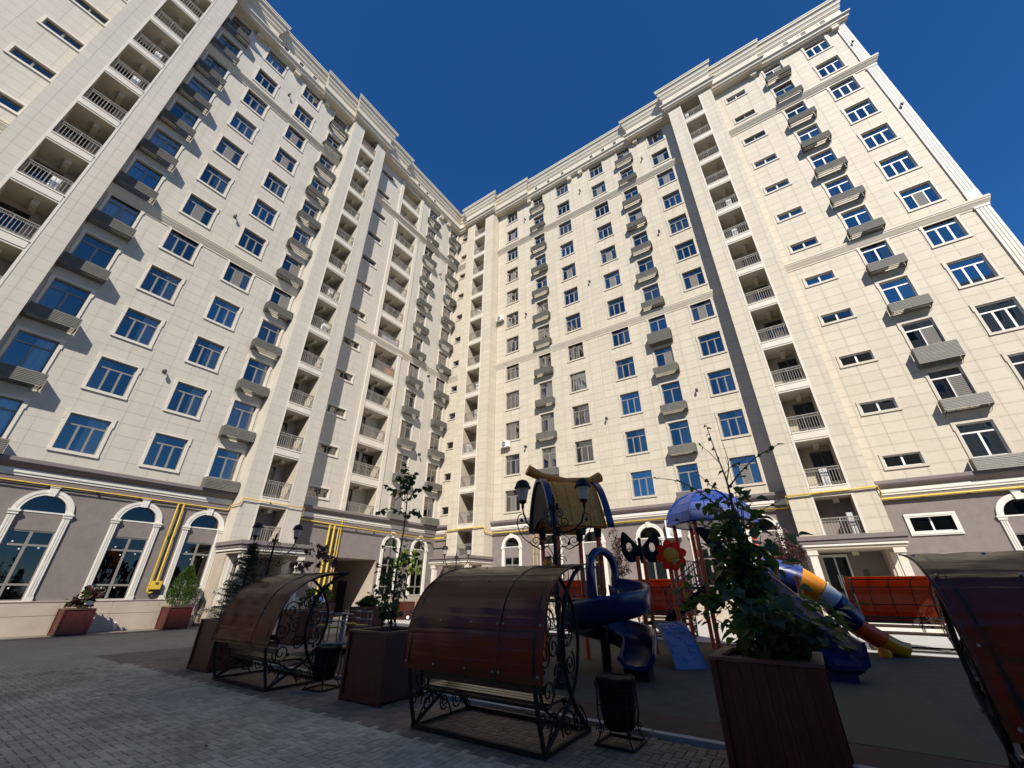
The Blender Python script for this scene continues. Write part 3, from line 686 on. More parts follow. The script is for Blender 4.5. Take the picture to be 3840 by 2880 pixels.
BROWNS = brick_sheet_mat('far_brown_paving', (.235,.185,.142), (.20,.157,.12), (.12,.095,.075))
PALES = brick_sheet_mat('pale_paving', (.52,.50,.46), (.47,.455,.42), (.33,.32,.30))
PX0, PX1, PY0, PY1 = -15.0, 2.6, .2, 6.42
pav = sheet('pavement', [(-24.6, PX0, -30, 4.6), (-24.6, -17.3, 4.6, 14), (PX0, 40, -30, PY0), (PX1, 40, PY0, PY1)], -.004, GREYS)
sheet('pavement_band', [(-17.3, PX0, 4.6, 14), (PX0, -13.2, PY1, 14), (-26.6, -24.6, -30, 28)], -.005, BROWNS)
sheet('courtyard_road', [(-24.6, -13.2, 14, 28), (-13.2, 40, 17.6, 28)], -.006, PALES)
# herringbone pavers, each a stone of its own near the viewer
pm_ = {}
def paver_mesh(v, c):
    if (v, c) not in pm_:
        q = MB(); a, b = (.0965, .0465) if v == 0 else (.0465, .0965); e = .006
        q.add([(-a,-b,-.04),(a,-b,-.04),(a,b,-.04),(-a,b,-.04),(-a,-b,-e),(a,-b,-e),(a,b,-e),(-a,b,-e),(-a+e,-b+e,0),(a-e,-b+e,0),(a-e,b-e,0),(-a+e,b-e,0)],
              [(0,1,5,4),(1,2,6,5),(2,3,7,6),(3,0,4,7),(4,5,9,8),(5,6,10,9),(6,7,11,10),(7,4,8,11),(8,9,10,11)])
        pm_[(v, c)] = (q, q.mesh('paver', (PVG+PVB)[c]))
    return pm_[(v, c)]
rp = random.Random(3); PV = []
def brown(x, y): return y > 4.72+.12*sin(x*2.1)*0 and x > -17.3
S_ = .1
for i in range(int((PX1-PX0)/S_)+8):
    for j in range(int((PY1-PY0)/S_)+8):
        ph = (i-j) % 4
        x, y = PX0+i*S_, PY0+j*S_
        if ph == 0: PV.append((x+.1, y+.05, 0))          # lying: cells (i,j),(i+1,j)
        elif ph == 2: PV.append((x+.05, y, 1))           # standing: cells (i,j-1),(i,j)
PV = [p for p in PV if PX0 < p[0] < PX1 and PY0 < p[1] < PY1 and hypot(p[0], p[1]) < 16.5]
def vis_key(p):
    x, y, v = p; d = hypot(x, y)
    fw = (-sin(R_(33.94))*x+cos(R_(33.94))*y)*cos(R_(27.22))-H*sin(R_(27.22)); up = (-sin(R_(33.94))*x+cos(R_(33.94))*y)*-sin(R_(27.22))-H*cos(R_(27.22)); rt = x*cos(R_(33.94))+y*sin(R_(33.94))
    ok = fw > .1 and abs(rt/fw) < 1.28 and up/fw > -.965
    return d if ok else 100+d
PV.sort(key=vis_key)
rest_p = MB()
for k, (x, y, v) in enumerate(PV):
    c = (3 if brown(x, y) else 0)+rp.choice((0, 0, 1, 1, 2)); z = rp.uniform(-.003, .001)
    q, me = paver_mesh(v, c)
    if k < 300: put('paver', me, pav, (x, y, z))
    else: rest_p.add([(a+x, b+y, h+z) for a, b, h in q.v], q.f, c)
rest_p.build('paving_stones', PVG+PVB, pav, kind='stuff')
# rubber play floor, kerb
RUB = mat('dark_rubber_floor', (.028,.028,.019), (.052,.050,.034), 3.0, .9, .3, 200)
RUBR = mat('maroon_rubber_floor', (.034,.016,.011), (.056,.028,.020), 4.0, .9, .3, 200)
RUBY = mat('olive_rubber_floor', (.044,.040,.020), (.060,.054,.028), 60.0, .9, .3, 200)
sheet('playground_floor', [(-13.2, 16, 6.56, 17.6)], .004, RUB)
sheet('playground_border', [(-13.2, 16, 6.56, 7.55), (-13.2, 16, 17.1, 17.6)], .008, RUBR)
q = MB(); q.prism([(-1.6,7.57),(1.3,7.57),(1.0,13.4),(-.2,10.2)], 'z', -.01, .009); q.prism([(-9,8.2),(-6.2,7.7),(-5.5,9.6),(-8.4,11)], 'z', -.01, .009)
q.build('playground_patch', RUBY, kind='structure')
kb = put('kerb', None, kind='structure')
km = MB(); km.prism([(-.49,-.06),(.49,-.06),(.49,.06),(-.49,.06)], 'z', -.1, .03); km.prism([(-.485,-.055),(.485,-.055),(.485,.055),(-.485,.055)], 'z', .03, .045)
km = km.mesh('kerb_stone', mat('kerb_concrete', (.40,.39,.36), (.33,.32,.30), 6.0, .85))
for i in range(29): put('kerb_stone', km, kb, (-12.7+i, 6.49+(i*.004), rp.uniform(-.004, .004)))
lf = MB(); lf.add([(0,0,.01),(.03,.02,.02),(.06,0,.012),(.03,-.025,.018),(-.03,0,.02)], [(0,1,2,3),(0,3,4,1)])
lf = lf.mesh('fallen_leaf', mat('dry_leaf', (.05,.035,.02)))
for i, (x, y, lb) in enumerate(((-6.5, 3.1, 'curled dry leaf on the grey paving in front of the benches'), (-10.8, 3.3, 'dark dry leaf on the paving left of the left bench'), (-3.9, 5.6, 'small dry leaf lying under the middle bench'))):
    tag(put('fallen_leaf', lf, None, (x, y, 0), i*1.3), lb, 'leaf', 'fallen leaves')

# ================================================================== PLANTERS
WOOD = mat('red_stained_wood', (.050,.0075,.0035), (.085,.014,.0065), 3.0, .45, .15, 40, stretch=(12,12,.6))
RIM = mat('weathered_rim_wood', (.10,.042,.026), (.15,.068,.044), 4.0, .6, .1, 40)
SOIL = mat('planter_soil', (.045,.035,.025), (.08,.06,.04), 12.0, .95, .6, 40)
plk = {}
def planter(x, y, wd, h, label, rz=0.0):
    t = thing('planter', label, 'planter', (x, y, 0), rz, 'wooden planters')
    n = 8; s = wd/n; key = (wd, h)
    if key not in plk:
        m = MB(); m.box(-s/2+.0018, s/2-.0018, 0, .022, .06, h-.02); plk[key] = m.mesh('plank', WOOD)
        m = MB(); m.box(-wd/2+.02, wd/2-.02, -wd/2+.02, wd/2-.02, .03, h-.12, 0); m.box(-wd/2-.02, wd/2+.02, -wd/2-.02, -wd/2+.025, .02, .09, 0); m.box(-wd/2-.02, wd/2+.02, wd/2-.025, wd/2+.02, .02, .09, 0)
        for a in (-wd/2, wd/2):
            for b in (-wd/2, wd/2): m.box(a-.03, a+.03, b-.03, b+.03, 0, h-.015, 0)
        m1 = m.mesh('body', [WOOD])
        m = MB(); e = wd/2+.035; m.box(-e, e, -e, -e+.11, h-.012, h+.02); m.box(-e, e, e-.11, e, h-.012, h+.02); m.box(-e, -e+.11, -e+.112, e-.112, h-.012, h+.019); m.box(e-.11, e, -e+.112, e-.112, h-.012, h+.019)
        m2 = m.mesh('rim', RIM)
        m = MB(); m.box(-wd/2+.05, wd/2-.05, -wd/2+.05, wd/2-.05, h-.13, h-.05); m3 = m.mesh('soil', SOIL)
        plk[key] = (plk[key], m1, m2, m3)
    a, b, c, d = plk[key]
    put('body', b, t); put('rim', c, t); put('soil', d, t)
    for sd in range(4):
        R0 = Matrix.Rotation(sd*pi/2, 4, 'Z')
        for i in range(n): put('plank', a, t, mw=R0 @ Matrix.Translation((-wd/2+s*(i+.5), -wd/2, 0)))
    return t
planter(-25.75, 5.72, .92, .93, 'red wooden planter with a small dark purple shrub by the left wall')
planter(-25.75, 9.28, .92, .90, 'red wooden planter with a bright green conifer by the left wall')
planter(-12.27, 5.70, .96, 1.0, 'dark red planter with a spruce left of the left covered bench')
planter(-6.70, 5.90, .96, 1.0, 'dark red planter with a tall sapling between the two covered benches')
planter(-.63, 6.12, .98, 1.0, 'large dark planter nearest the viewer full of big green leaves')
planter(-15.45, 9.55, 1.1, 1.0, 'dark red planter seen through the side of the left covered bench')
planter(-15.7, 12.5, .96, 1.0, 'dark red planter standing behind the tall sapling')
planter(-21.6, 19.9, .92, .95, 'sunlit orange-red planter beside the stone stair in the inner corner')
planter(-22.6, 14.9, .92, .95, 'sunlit red planter beside the dark passage')

# ================================================================== COVERED BENCHES
SHEET = translucent_mat('brown_polycarbonate', (.085,.026,.013), (.58,.135,.026), .50, .16, 1.0, 2.2, (.10,4.5,4.5))
SEATW = mat('dark_seat_slat', (.028,.016,.010), (.045,.026,.017), 4.0, .4, .1, 30, stretch=(.5,6,6))
CAN = [(-.80,.70),(-.785,.91),(-.735,1.16),(-.64,1.44),(-.47,1.67),(-.15,1.87),(.20,1.97),(.75,2.03)]
CANF = [(p.x, p.y) for p in smoothpts([(a, b, 0) for a, b in CAN], 5)]
def bench_meshes():
    D = {}
    m = MB(); L2 = 1.15; n = len(CANF)
    rings = []
    for k in range(25):
        x = -L2+2*L2*k/24; r = []
        for i, (y, z) in enumerate(CANF): r.append((x, y+.006*sin(k*.9+i*.35), z+.004*sin(k*1.7+i)))
        rings.append(r)
    m.sweep(rings, loop=False)
    off = []
    for k in range(25):
        r = []
        for i, (y, z) in enumerate(rings[k][j][1:] for j in range(n)):
            t = Vector((CANF[min(i+1,n-1)][0]-CANF[max(i-1,0)][0], CANF[min(i+1,n-1)][1]-CANF[max(i-1,0)][1])).normalized()
            r.append((rings[k][0][0], y+t.y*.007, z-t.x*.007))
        off.append(r[::-1])
    m.sweep(off, loop=False)
    m.sweep([[rings[0][i] for i in range(n)], [off[0][n-1-i] for i in range(n)]], loop=False); m.sweep([[off[-1][n-1-i] for i in range(n)], [rings[-1][i] for i in range(n)]], loop=False)
    D['canopy'] = m.mesh('canopy', SHEET)
    m = MB(); m.tube([(0, a-.004, b+.004) for a, b in CANF], .008, 4)
    D['joint_strip'] = m.mesh('joint_strip', mat('brown_strip', (.05,.02,.014), None, 3, .4))
    m = MB(); m.lathe([(.017,-.004),(.017,.004),(.008,.011)], 8); D['bolt'] = m.mesh('bolt', mat('zinc_bolt', (.30,.27,.24), None, 3, .4, metal=.6))
    m = MB()
    for y0, y1 in ((-.61,-.56), (.56,.61)): m.box(-1.05, 1.05, y0, y1, .008, .058)
    for x in (-1.04, 1.0): m.box(x, x+.04, -.56, .56, .01, .05)
    D['base_frame'] = m.mesh('base_frame', M['iron'])
    m = MB()
    A = smoothpts([(0,.75,2.0),(0,.42,1.86),(0,.12,1.55),(0,-.02,1.1),(0,.02,.72),(0,.22,.35),(0,.58,.04)], 6)
    B = smoothpts([(0,-.1,1.86),(0,.22,1.6),(0,.42,1.2),(0,.36,.75),(0,.1,.42),(0,-.58,.04)], 6)
    Cc = smoothpts([(0,-.58,.04),(0,-.70,.4),(0,-.765,.75),(0,-.755,1.0),(0,-.62,1.42),(0,-.45,1.65),(0,-.14,1.845),(0,.2,1.945),(0,.7,2.0)], 5)
    for q, r in ((A, .030), (B, .026), (Cc, .028)): m.tube(q, r, 6)
    ex, ez, e2 = (0,1,0), (0,0,1), (0,-1,0)
    for c, r, tn, a0, sx in (((0,-.42,1.3),.17,1.6,0,ex), ((0,-.52,.95),.15,1.7,2,e2), ((0,-.28,1.02),.14,1.5,1,ex), ((0,-.45,.58),.17,1.6,3,ex), ((0,-.15,.72),.14,1.7,0,e2), ((0,.12,1.15),.16,1.6,4,ex), ((0,.16,.8),.14,1.7,2,e2), ((0,-.1,1.45),.15,1.6,1,e2),
                             ((0,.14,1.5),.11,1.4,2,ex), ((0,-.35,.25),.14,1.6,0,e2), ((0,.3,.18),.12,1.5,2,ex), ((0,.0,.2),.10,1.6,4,e2), ((0,-.62,.33),.08,1.3,0,ex)):
        m.tube(spiral(c, sx, ez, r, .025, tn, 22, a0), .0125, 5)
    for y, z in ((-.4,1.12), (.1,.98), (-.3,.5), (.05,1.35), (-.55,.75), (.2,.6)):
        m.add([(0,y,z),(.006,y+.035,z+.03),(0,y+.01,z+.08),(-.006,y-.03,z+.04)], [(0,1,2,3),(3,2,1,0)])
    m.tube(smoothpts([(0,-.55,.05),(0,-.3,.32),(0,.05,.38),(0,.4,.3),(0,.6,.06)], 5), .012, 5)
    D['side_frame'] = m.mesh('side_frame', M['iron'])
    m = MB()
    for y, z in ((-.76,.76), (-.72,1.22), (-.34,1.74), (.33,1.96)): m.tube([(-1.06,y+.02,z-.01),(1.06,y+.02,z-.01)], .014, 5)
    for x in (-.55, 0, .55): m.tube([(x, a+.022, b-.022) for a, b in CANF[::3]], .012, 5)
    D['canopy_rib'] = m.mesh('canopy_rib', M['iron'])
    m = MB()
    m.box(-1.0, 1.0, -.46, -.42, .40, .43); m.box(-1.0, 1.0, .02, .06, .40, .43)
    for x in (-.92, .92): m.tube(smoothpts([(x,-.44,.42),(x,-.2,.30),(x,-.02,.2),(x,.06,.05)], 5), .014, 5); m.tube(smoothpts([(x,.05,.42),(x,.2,.3),(x,.35,.22),(x,.42,.05)], 5), .014, 5); m.tube(smoothpts([(x,-.46,.42),(x,-.52,.7),(x,-.58,.86)], 4), .014, 5)
    D['seat_frame'] = m.mesh('seat_frame', M['iron'])
    m = MB(); m.box(-1.0, 1.0, -.045, .045, 0, .03); D['seat_slat'] = m.mesh('seat_slat', SEATW)
    m = MB(); m.box(-1.0, 1.0, -.012, .012, 0, .09); D['backrest_slat'] = m.mesh('backrest_slat', SEATW)
    return D
BM = bench_meshes()
def bench(x, y, rz, label):
    t = thing('covered_bench', label, 'bench', (x, y, 0), rz, 'wrought iron benches with curved canopies')
    for k in ('canopy', 'base_frame', 'canopy_rib', 'seat_frame'): put(k, BM[k], t)
    c = t.children[0]; 
    for x_ in (.48, -1.13, 1.13): put('joint_strip', BM['joint_strip'], c, (x_, 0, 0))
    for y_, z_ in ((-.793,.78), (-.70,1.28), (-.32,1.79), (.35,1.995)):
        tx = Vector((0, -1, .3)) if z_ < 1.5 else Vector((0, -.4, 1))
        for x_ in (-1.08, -.55, 0, .44, .53, 1.08): put('bolt', BM['bolt'], c, mw=Matrix.Translation((x_, y_, z_)) @ tx.to_track_quat('Z', 'Y').to_matrix().to_4x4())
    for s in (-1.02, 1.02): put('side_frame', BM['side_frame'], t, (s, 0, 0))
    for i in range(4): put('seat_slat', BM['seat_slat'], t, (0, -.36+.115*i, .435))
    for i in range(3): put('backrest_slat', BM['backrest_slat'], t, (0, -.50-.03*i, .56+.115*i))
    return t
bench(-3.95, 5.58, 0, 'covered bench with glossy brown canopy in the middle foreground')
bench(-9.80, 5.56, 0, 'smaller covered bench with brown canopy in the left foreground')
bench(2.05, 5.86, 0, 'covered bench with dark red canopy cut off by the right picture edge')
bench(2.10, 18.95, pi, 'sunlit covered bench with orange canopy facing the playground at right')
bench(-5.3, 19.0, pi, 'covered bench with orange canopy seen behind the play stairs')
bench(-9.6, 19.0, pi, 'covered bench with orange canopy behind the spiral slide')

# ================================================================== BINS
def bin_(x, y, label, rz=0.0):
    t = thing('litter_bin', label, 'bin', (x, y, 0), rz, 'black litter bins'); t.scale = (.97, .97, .88)
    m = MB(); m.lathe([(.15,.16),(.19,.19),(.225,.40),(.235,.62),(.245,.74),(.23,.745),(.21,.62),(.1,.3)], 16); m.build('bucket', M['black'], t)
    m = MB(); r = random.Random(4)
    m.lathe([(.243,.66),(.258,.70),(.262,.75),(.25,.775),(.225,.75)], 20); m.v = [(a*(1+r.uniform(-.04,.04)), b*(1+r.uniform(-.04,.04)), c+r.uniform(-.012,.012)) for a, b, c in m.v]
    m.build('bin_bag', M['black'], t)
    m = MB(); e = .24
    for a in (-e, e): m.box(a-.014, a+.014, -e, e, .005, .033); m.box(-e+.014, e-.014, a-.014, a+.014, .006, .032)
    for i in range(4):
        q = pi/4+i*pi/2; c, s = cos(q), sin(q)
        m.tube(smoothpts([(c*.33,s*.33,.02),(c*.25,s*.25,.17),(c*.28,s*.28,.35),(c*.27,s*.27,.6),(c*.30,s*.30,.72)], 4), .010, 5)
        m.tube(spiral((c*.26,s*.26,.17), (c,s,0), (0,0,1), .06, .015, 1.4, 14), .007, 4)
    for z in (.45, .64): m.tube([(.27*cos(k*pi/8), .27*sin(k*pi/8), z) for k in range(16)], .008, 4, closed=True)
    m.build('stand', M['iron'], t)
bin_(-2.42, 5.98, 'black litter bin in an iron stand right of the middle bench')
bin_(-8.18, 5.72, 'black litter bin in an iron stand right of the left bench', .2)

# ================================================================== PLAYGROUND
ORG = mat('orange_post_paint', (.78,.10,.014), (.66,.075,.012), 3.0, .45)
BLU = mat('dark_blue_plastic', (.009,.015,.085), (.005,.009,.055), 3.0, .28, spec=.6)
BLU2 = mat('blue_plastic', (.024,.062,.27), (.018,.046,.20), 2.0, .35, .1, 8)
BLK = mat('black_plastic', (.008,.008,.009), (.014,.013,.013), 6, .55, spec=.2)
BRN = mat('log_plastic', (.88,.30,.022), (.66,.19,.012), 3.0, .6, .5, 14, stretch=(2,.5,6))
YEL = mat('yellow_plastic', (.92,.31,.008), (.82,.26,.010), 3, .3)
RED = mat('red_plastic', (.95,.075,.008), (.85,.055,.008), 5, .5); REDT = translucent_mat('petal_plastic', (.70,.042,.006), (.95,.06,.008), .5, .5)
CLR = mat('clear_grey_plastic', (.45,.47,.46), None, 3, .15)
STB = mat('slate_blue_plastic', (.085,.14,.27), (.065,.105,.21), 4.0, .45, .3, 20)
GRM = mat('grey_metal', (.13,.13,.135), None, 3, .4, metal=.4)
play = thing('play_structure', 'climbing frame with orange posts, log roof, blue dome and slides', 'playground', (-4, 13, 0))
PO = Vector((-4, 13, 0))
XF = None
def pb(mb, name, m, smooth=True):
    if XF: mb.v = [(XF[0]+a*cos(XF[2])-b*sin(XF[2]), XF[1]+a*sin(XF[2])+b*cos(XF[2]), c) for a, b, c in mb.v]
    mb.v = [(a-PO.x, b-PO.y, c) for a, b, c in mb.v]; return mb.build(name, m, play)
def post(x, y, h, z0=0.0):
    m = MB(); m.lathe([(.062,z0),(.062,h-.03),(.05,h),(.02,h+.015)], 12, (x, y, 0)); m.lathe([(.075,0),(.075,.03)], 12, (x, y, z0)); return pb(m, 'post', ORG)
XF = (-5.42, 11.0, R_(-40.5)); X0, X1, Y0, Y1 = -.6, .6, -.6, .6       # the log-roof tower stands turned
for x in (X0, X1):
    for y in (Y0, Y1):
        post(x, y, 3.25)
        m = MB(); m.lathe([(.085,2.95),(.10,3.05),(.11,3.2),(.09,3.3)], 10, (x, y, 0)); pb(m, 'post_cap', BLK)
m = MB(); m.box(X0-.05, X1+.05, Y0-.05, Y1+.05, 1.36, 1.44); pb(m, 'deck', BLK)
# gabled log roof
prof = smoothpts([(.86,3.20,0),(.80,3.42,0),(.66,3.85,0),(.45,4.26,0),(.21,4.50,0),(0,4.55,0)], 4); prof = [(p.x, p.y) for p in prof]
full_ = prof+[(-a, b) for a, b in prof[-2::-1]]; cx = (X0+X1)/2
def roof_strip(y0, y1, g, mt, name, th=.05):
    m = MB(); o = [(cx+a*(1+g*.12), b+g*.07) for a, b in full_]; i_ = [(cx+a*(1+g*.12)*.94, b+g*.07-th) for a, b in full_]; n = len(o)
    m.sweep([[(a,y0,b) for a, b in o],[(a,y1,b) for a, b in o]], loop=False); m.sweep([[(a,y1,b) for a, b in i_],[(a,y0,b) for a, b in i_]], loop=False)
    for y, s in ((y0, 1), (y1, -1)): m.sweep([[(a,y,b) for a, b in (o if s > 0 else i_)],[(a,y,b) for a, b in (i_ if s > 0 else o)]], loop=False, sm=False)
    return pb(m, name, mt)
for k in range(9):                                            # the log planks run down the slope, side by side
    roof_strip(Y0-.13+k*.166, Y0+.03+k*.166, (k % 2)*.08, BRN, 'roof_plank')
for y0, y1 in ((Y0-.32, Y0-.132), (Y1+.165, Y1+.34)): roof_strip(y0, y1, 1, BLU, 'roof_end', .10)
m = MB(); m.prism([(cx+a*.9, b-.08) for a, b in full_]+[(cx-.52,3.16),(cx-.40,3.30),(cx-.2,3.40),(cx,3.43),(cx+.2,3.40),(cx+.40,3.30),(cx+.52,3.16)], 'y', Y0-.27, Y0-.20); pb(m, 'gable_panel', BLK)
m = MB(); m.tube([(cx,Y0-.62,4.86),(cx,Y0-.2,4.68),(cx,Y0+.6,4.58),(cx,Y1+.2,4.64),(cx,Y1+.55,4.80)], [.165,.13,.115,.13,.16], 14); pb(m, 'ridge_log', BRN)
m = MB()
for k in range(13):
    a = pi*k/12
    m.add([(cx-.5*cos(a)*1.02, Y0-.03, 1.46), (cx-.5*cos(a), Y0-.05, 1.5+.72*sin(a))], [])
vs = [(cx-.5*cos(pi*k/12), 1.5+.75*sin(pi*k/12)) for k in range(13)]; m = MB(); m.prism(vs, 'y', Y0-.05, Y0-.01)
for k in range(1, 12): m.tube([(cx, Y0-.055, 1.5), (cx-.47*cos(pi*k/12), Y0-.055, 1.5+.70*sin(pi*k/12))], .016, 4)
pb(m, 'shell_panel', BLK)
m = MB(); m.lathe([(.12,0),(.14,.1),(.08,.2)], 10, (cx-.15, Y0-.03, 2.22)); pb(m, 'shell_knob', YEL)
def bars(p, q, z0, z1, n, mt=GRM, name='barrier', r=.014):
    m = MB(); p, q = Vector(p+(0,)), Vector(q+(0,)); up = Vector((0,0,1))
    m.tube([p+up*z0, q+up*z0], r*1.3, 6); m.tube([p+up*z1, q+up*z1], r*1.3, 6)
    for i in range(n+1):
        c = p.lerp(q, i/n); m.tube([c+up*z0, c+up*z1], r, 5)
    return pb(m, name, mt)
bars((X0, Y0), (X0, Y1), 1.5, 2.2, 8); bars((X0, Y1), (X1, Y1), 1.5, 2.2, 8); bars((X0+.75, Y0), (X1, Y0), 1.5, 2.15, 4); bars((X1, Y0+.75), (X1, Y1), 1.5, 2.2, 4)
XF = None
# spiral slide
sc_ = Vector((-4.15, 10.10)); rad_ = .66; path = []
for k in range(31):
    a = pi/2-2*pi*1.22*k/30; path.append((sc_.x+rad_*cos(a), sc_.y+rad_*sin(a), 1.46-1.12*k/30, a))
ex = path[-1]; hd = Vector((sin(ex[3]), -cos(ex[3])))
for k in range(1, 9): path.append((ex[0]+hd.x*.085*k, ex[1]+hd.y*.085*k, ex[2]-.012*k-(.0 if k < 6 else .0), ex[3]))
rings = []
for i, (x, y, z, a) in enumerate(path):
    o = Vector((cos(a), sin(a))); s = 1.0
    hi = .46 if i < 30 else .46-.03*(i-30); lo = .30 if i < 30 else max(.14, .30-.02*(i-30))
    sec = [(-.31,lo),(-.29,.12),(-.20,.02),(0,-.01),(.20,.02),(.29,.14),(.33,hi),(.385,hi+.02),(.40,hi-.04),(.355,.10),(.24,-.05),(0,-.075),(-.24,-.05),(-.34,.10),(-.365,lo-.05),(-.35,lo+.015)]
    rings.append([(x+o.x*u, y+o.y*u, z+v) for u, v in sec])
m = MB(); m.sweep(rings, caps=True); m.v and pb(m, 'spiral_slide', BLU)
q = rings[-1]; m = MB(); tip = Vector((hd.x, hd.y, 0))*.14
m.sweep([q, [tuple(Vector(p)+tip*.7+Vector((0,0,.05))) for p in q]], caps=True); pb(m, 'slide_lip', BLU)
m = MB(); m.lathe([(.10,0),(.10,.9)], 10, (sc_.x-.1, sc_.y, 0)); m.box(-3.72, -3.2, 9.7, 10.05, .01, .22); pb(m, 'slide_support', BLK)
# arched entry hood of the spiral slide
m = MB(); hc = Vector((-4.42, 10.78, 1.42)); nrm = Vector((.93, -.36, 0)); sd = Vector((.36, .93, 0))
ring1 = []
for k in range(21):
    a = pi*1.2*k/20-.1*pi; c = hc+sd*(.47*cos(a))+Vector((0,0,.66+.50*sin(a)))
    ring1.append(c)
ring1 = [hc+sd*.40+Vector((0,0,.02))]+ring1+[hc-sd*.40+Vector((0,0,.02))]
m.tube(ring1, [.10]+[.105]*21+[.10], 10); pb(m, 'slide_hood', BLU)
m = MB(); m.prism([(-5.0,10.35),(-4.55,10.95),(-4.30,11.05),(-4.5,10.4)], 'z', 1.34, 1.41); pb(m, 'slide_step', BLU)
for s in (-.44, .44):
    m = MB(); c = hc+sd*s; m.box(c.x-.08, c.x+.08, c.y-.08, c.y+.08, 1.3, 1.95); pb(m, 'hood_cheek', BLU)
# low deck with climber, posts with butterfly and flower
P1, P2, PF, P4 = (-4.11, 12.81), (-4.20, 13.75), (-3.33, 13.30), (-3.42, 14.25)
for p, h in ((P1, 2.52), (P2, 2.75), (PF, 2.75), (P4, 2.3)): post(p[0], p[1], h)
m = MB(); m.prism([P1, PF, P4, P2], 'z', .78, .86); pb(m, 'deck', BLK)
m = MB(); m.prism([(-4.57,11.07), P1, P2, (-5.49,11.85)], 'z', 1.05, 1.12); pb(m, 'deck', BLK)
m = MB(); tp0, tp1, bt0, bt1 = Vector((-3.86,12.62,.84)), Vector((-3.34,13.20,.84)), Vector((-3.10,11.40,.02)), Vector((-2.53,11.98,.02))
rr = []
for k in range(11):
    t = k/10; bl = .32*sin(pi*t)**1.0*(1-.35*t); a, b = tp0.lerp(bt0, t), tp1.lerp(bt1, t)
    rr.append([a+Vector((0,0,bl+.05)), a.lerp(b,.06)+Vector((0,0,bl)), b.lerp(a,.06)+Vector((0,0,bl)), b+Vector((0,0,bl+.05)), b+Vector((0,0,bl-.10)), a+Vector((0,0,bl-.10))])
m.sweep(rr, caps=True, sm=False); clm = pb(m, 'climbing_ramp', STB)
rq = random.Random(8); m0 = None
for k in range(9):
    for c in range(3):
        t0, t1 = .06+.1*k, .06+.1*k+rq.uniform(.06, .085); s0 = .09+.28*c+rq.uniform(-.02, .02); s1 = s0+rq.uniform(.18, .26)
        if rq.random() < .25: continue
        def SP(t, s, h):
            bl = .32*sin(pi*t)*(1-.35*t); return tp0.lerp(bt0, t).lerp(tp1.lerp(bt1, t), s)+Vector((0,0,bl+h))-PO
        m = MB(); vs = [SP(t0,s0,.002),SP(t0,s1,.002),SP(t1,s1,.002),SP(t1,s0,.002)]; tp = [SP(t0+.008,s0+.012,.022),SP(t0+.008,s1-.012,.022),SP(t1-.008,s1-.012,.022),SP(t1-.008,s0+.012,.022)]
        m.add(vs+tp, [(4,5,6,7),(0,1,5,4),(1,2,6,5),(2,3,7,6),(3,0,4,7)]); put('ramp_stone', m.mesh('ramp_stone', STB), clm)
# steps from the low deck to the dome tower
m = MB()
for k in range(7):
    t = k/7; c = Vector((-3.55, 13.9, .86)).lerp(Vector((-2.75, 14.35, 1.72)), t+.1); m.box(c.x-.10, c.x+.14, c.y-.32, c.y+.32, c.z-.02, c.z+.02)
for s in (-.34, .34): m.add([(-3.75,13.8+s,.72),(-2.6,14.35+s,1.58),(-2.6,14.35+s,1.80),(-3.75,13.8+s,.94)], [(0,1,2,3),(3,2,1,0)])
pb(m, 'play_stair', BLK)
for s in (-.36, .36): 
    m = MB()
    for h in (.25, .75): m.tube([(-3.7,13.8+s,.86+h),(-2.65,14.35+s,1.72+h)], .018, 6)
    for k in range(8):
        c = Vector((-3.7,13.8+s,.9)).lerp(Vector((-2.65,14.35+s,1.76)), k/7); m.tube([c, c+Vector((0,0,.75))], .012, 5)
    pb(m, 'hand_rail', GRM)
bars(P1, P2, .95, 1.65, 7); bars(PF, P4, .95, 1.65, 4)
# butterfly and flower signs
def plate(name, pts, o, ux, th, mt, holes=()):
    m = MB(); o = Vector(o); ux = Vector(ux).normalized(); uz = Vector((0,0,1)); nn = ux.cross(uz); n = len(pts)
    F = [o+ux*a+uz*b+nn*th for a, b in pts]; Bk = [o+ux*a+uz*b-nn*th for a, b in pts]
    m.add(F+Bk, [tuple(range(n)), tuple(range(n, 2*n))[::-1]]); m.add(F+Bk, [(i, n+i, n+(i+1)%n, (i+1)%n) for i in range(n)]); return pb(m, name, mt)
def wing(s):
    out = smoothpts([(.05*s,.10,0),(.22*s,.28,0),(.46*s,.52,0),(.56*s,.38,0),(.58*s,.05,0),(.52*s,-.18,0),(.36*s,-.34,0),(.16*s,-.30,0),(.05*s,-.12,0)], 4); out = [(p.x, p.y) for p in out]
    # ring of the wing with an oval cut out
    hole = [(.34*s+.085*cos(2*pi*k/len(out))*s, .10+.14*sin(2*pi*k/len(out))) for k in range(len(out))]
    m = MB(); o = Vector((-4.02, 12.95, 2.72)); ux = Vector((.86,.5,0)).normalized(); nn = ux.cross(Vector((0,0,1)))
    c0 = sum((Vector(p) for p in out), Vector((0,0)))/len(out)
    hs = sorted(range(len(out)), key=lambda i: 0); hole = [(.34*s+.09*cos(math.atan2(p[1]-c0.y, p[0]-c0.x)), .08+.13*sin(math.atan2(p[1]-c0.y, p[0]-c0.x))) for p in out]
    n = len(out); T = lambda p, h: o+ux*p[0]+Vector((0,0,p[1]))+nn*h
    m.add([T(p,.02) for p in out]+[T(p,.02) for p in hole]+[T(p,-.02) for p in out]+[T(p,-.02) for p in hole],
          [f for i in range(n) for f in ((i,(i+1)%n,n+(i+1)%n,n+i),(2*n+i,3*n+i,3*n+(i+1)%n,2*n+(i+1)%n),(i,2*n+i,2*n+(i+1)%n,(i+1)%n),(n+i,n+(i+1)%n,3*n+(i+1)%n,3*n+i))])
    return pb(m, 'butterfly_wing', BLK)
wing(1); wing(-1)
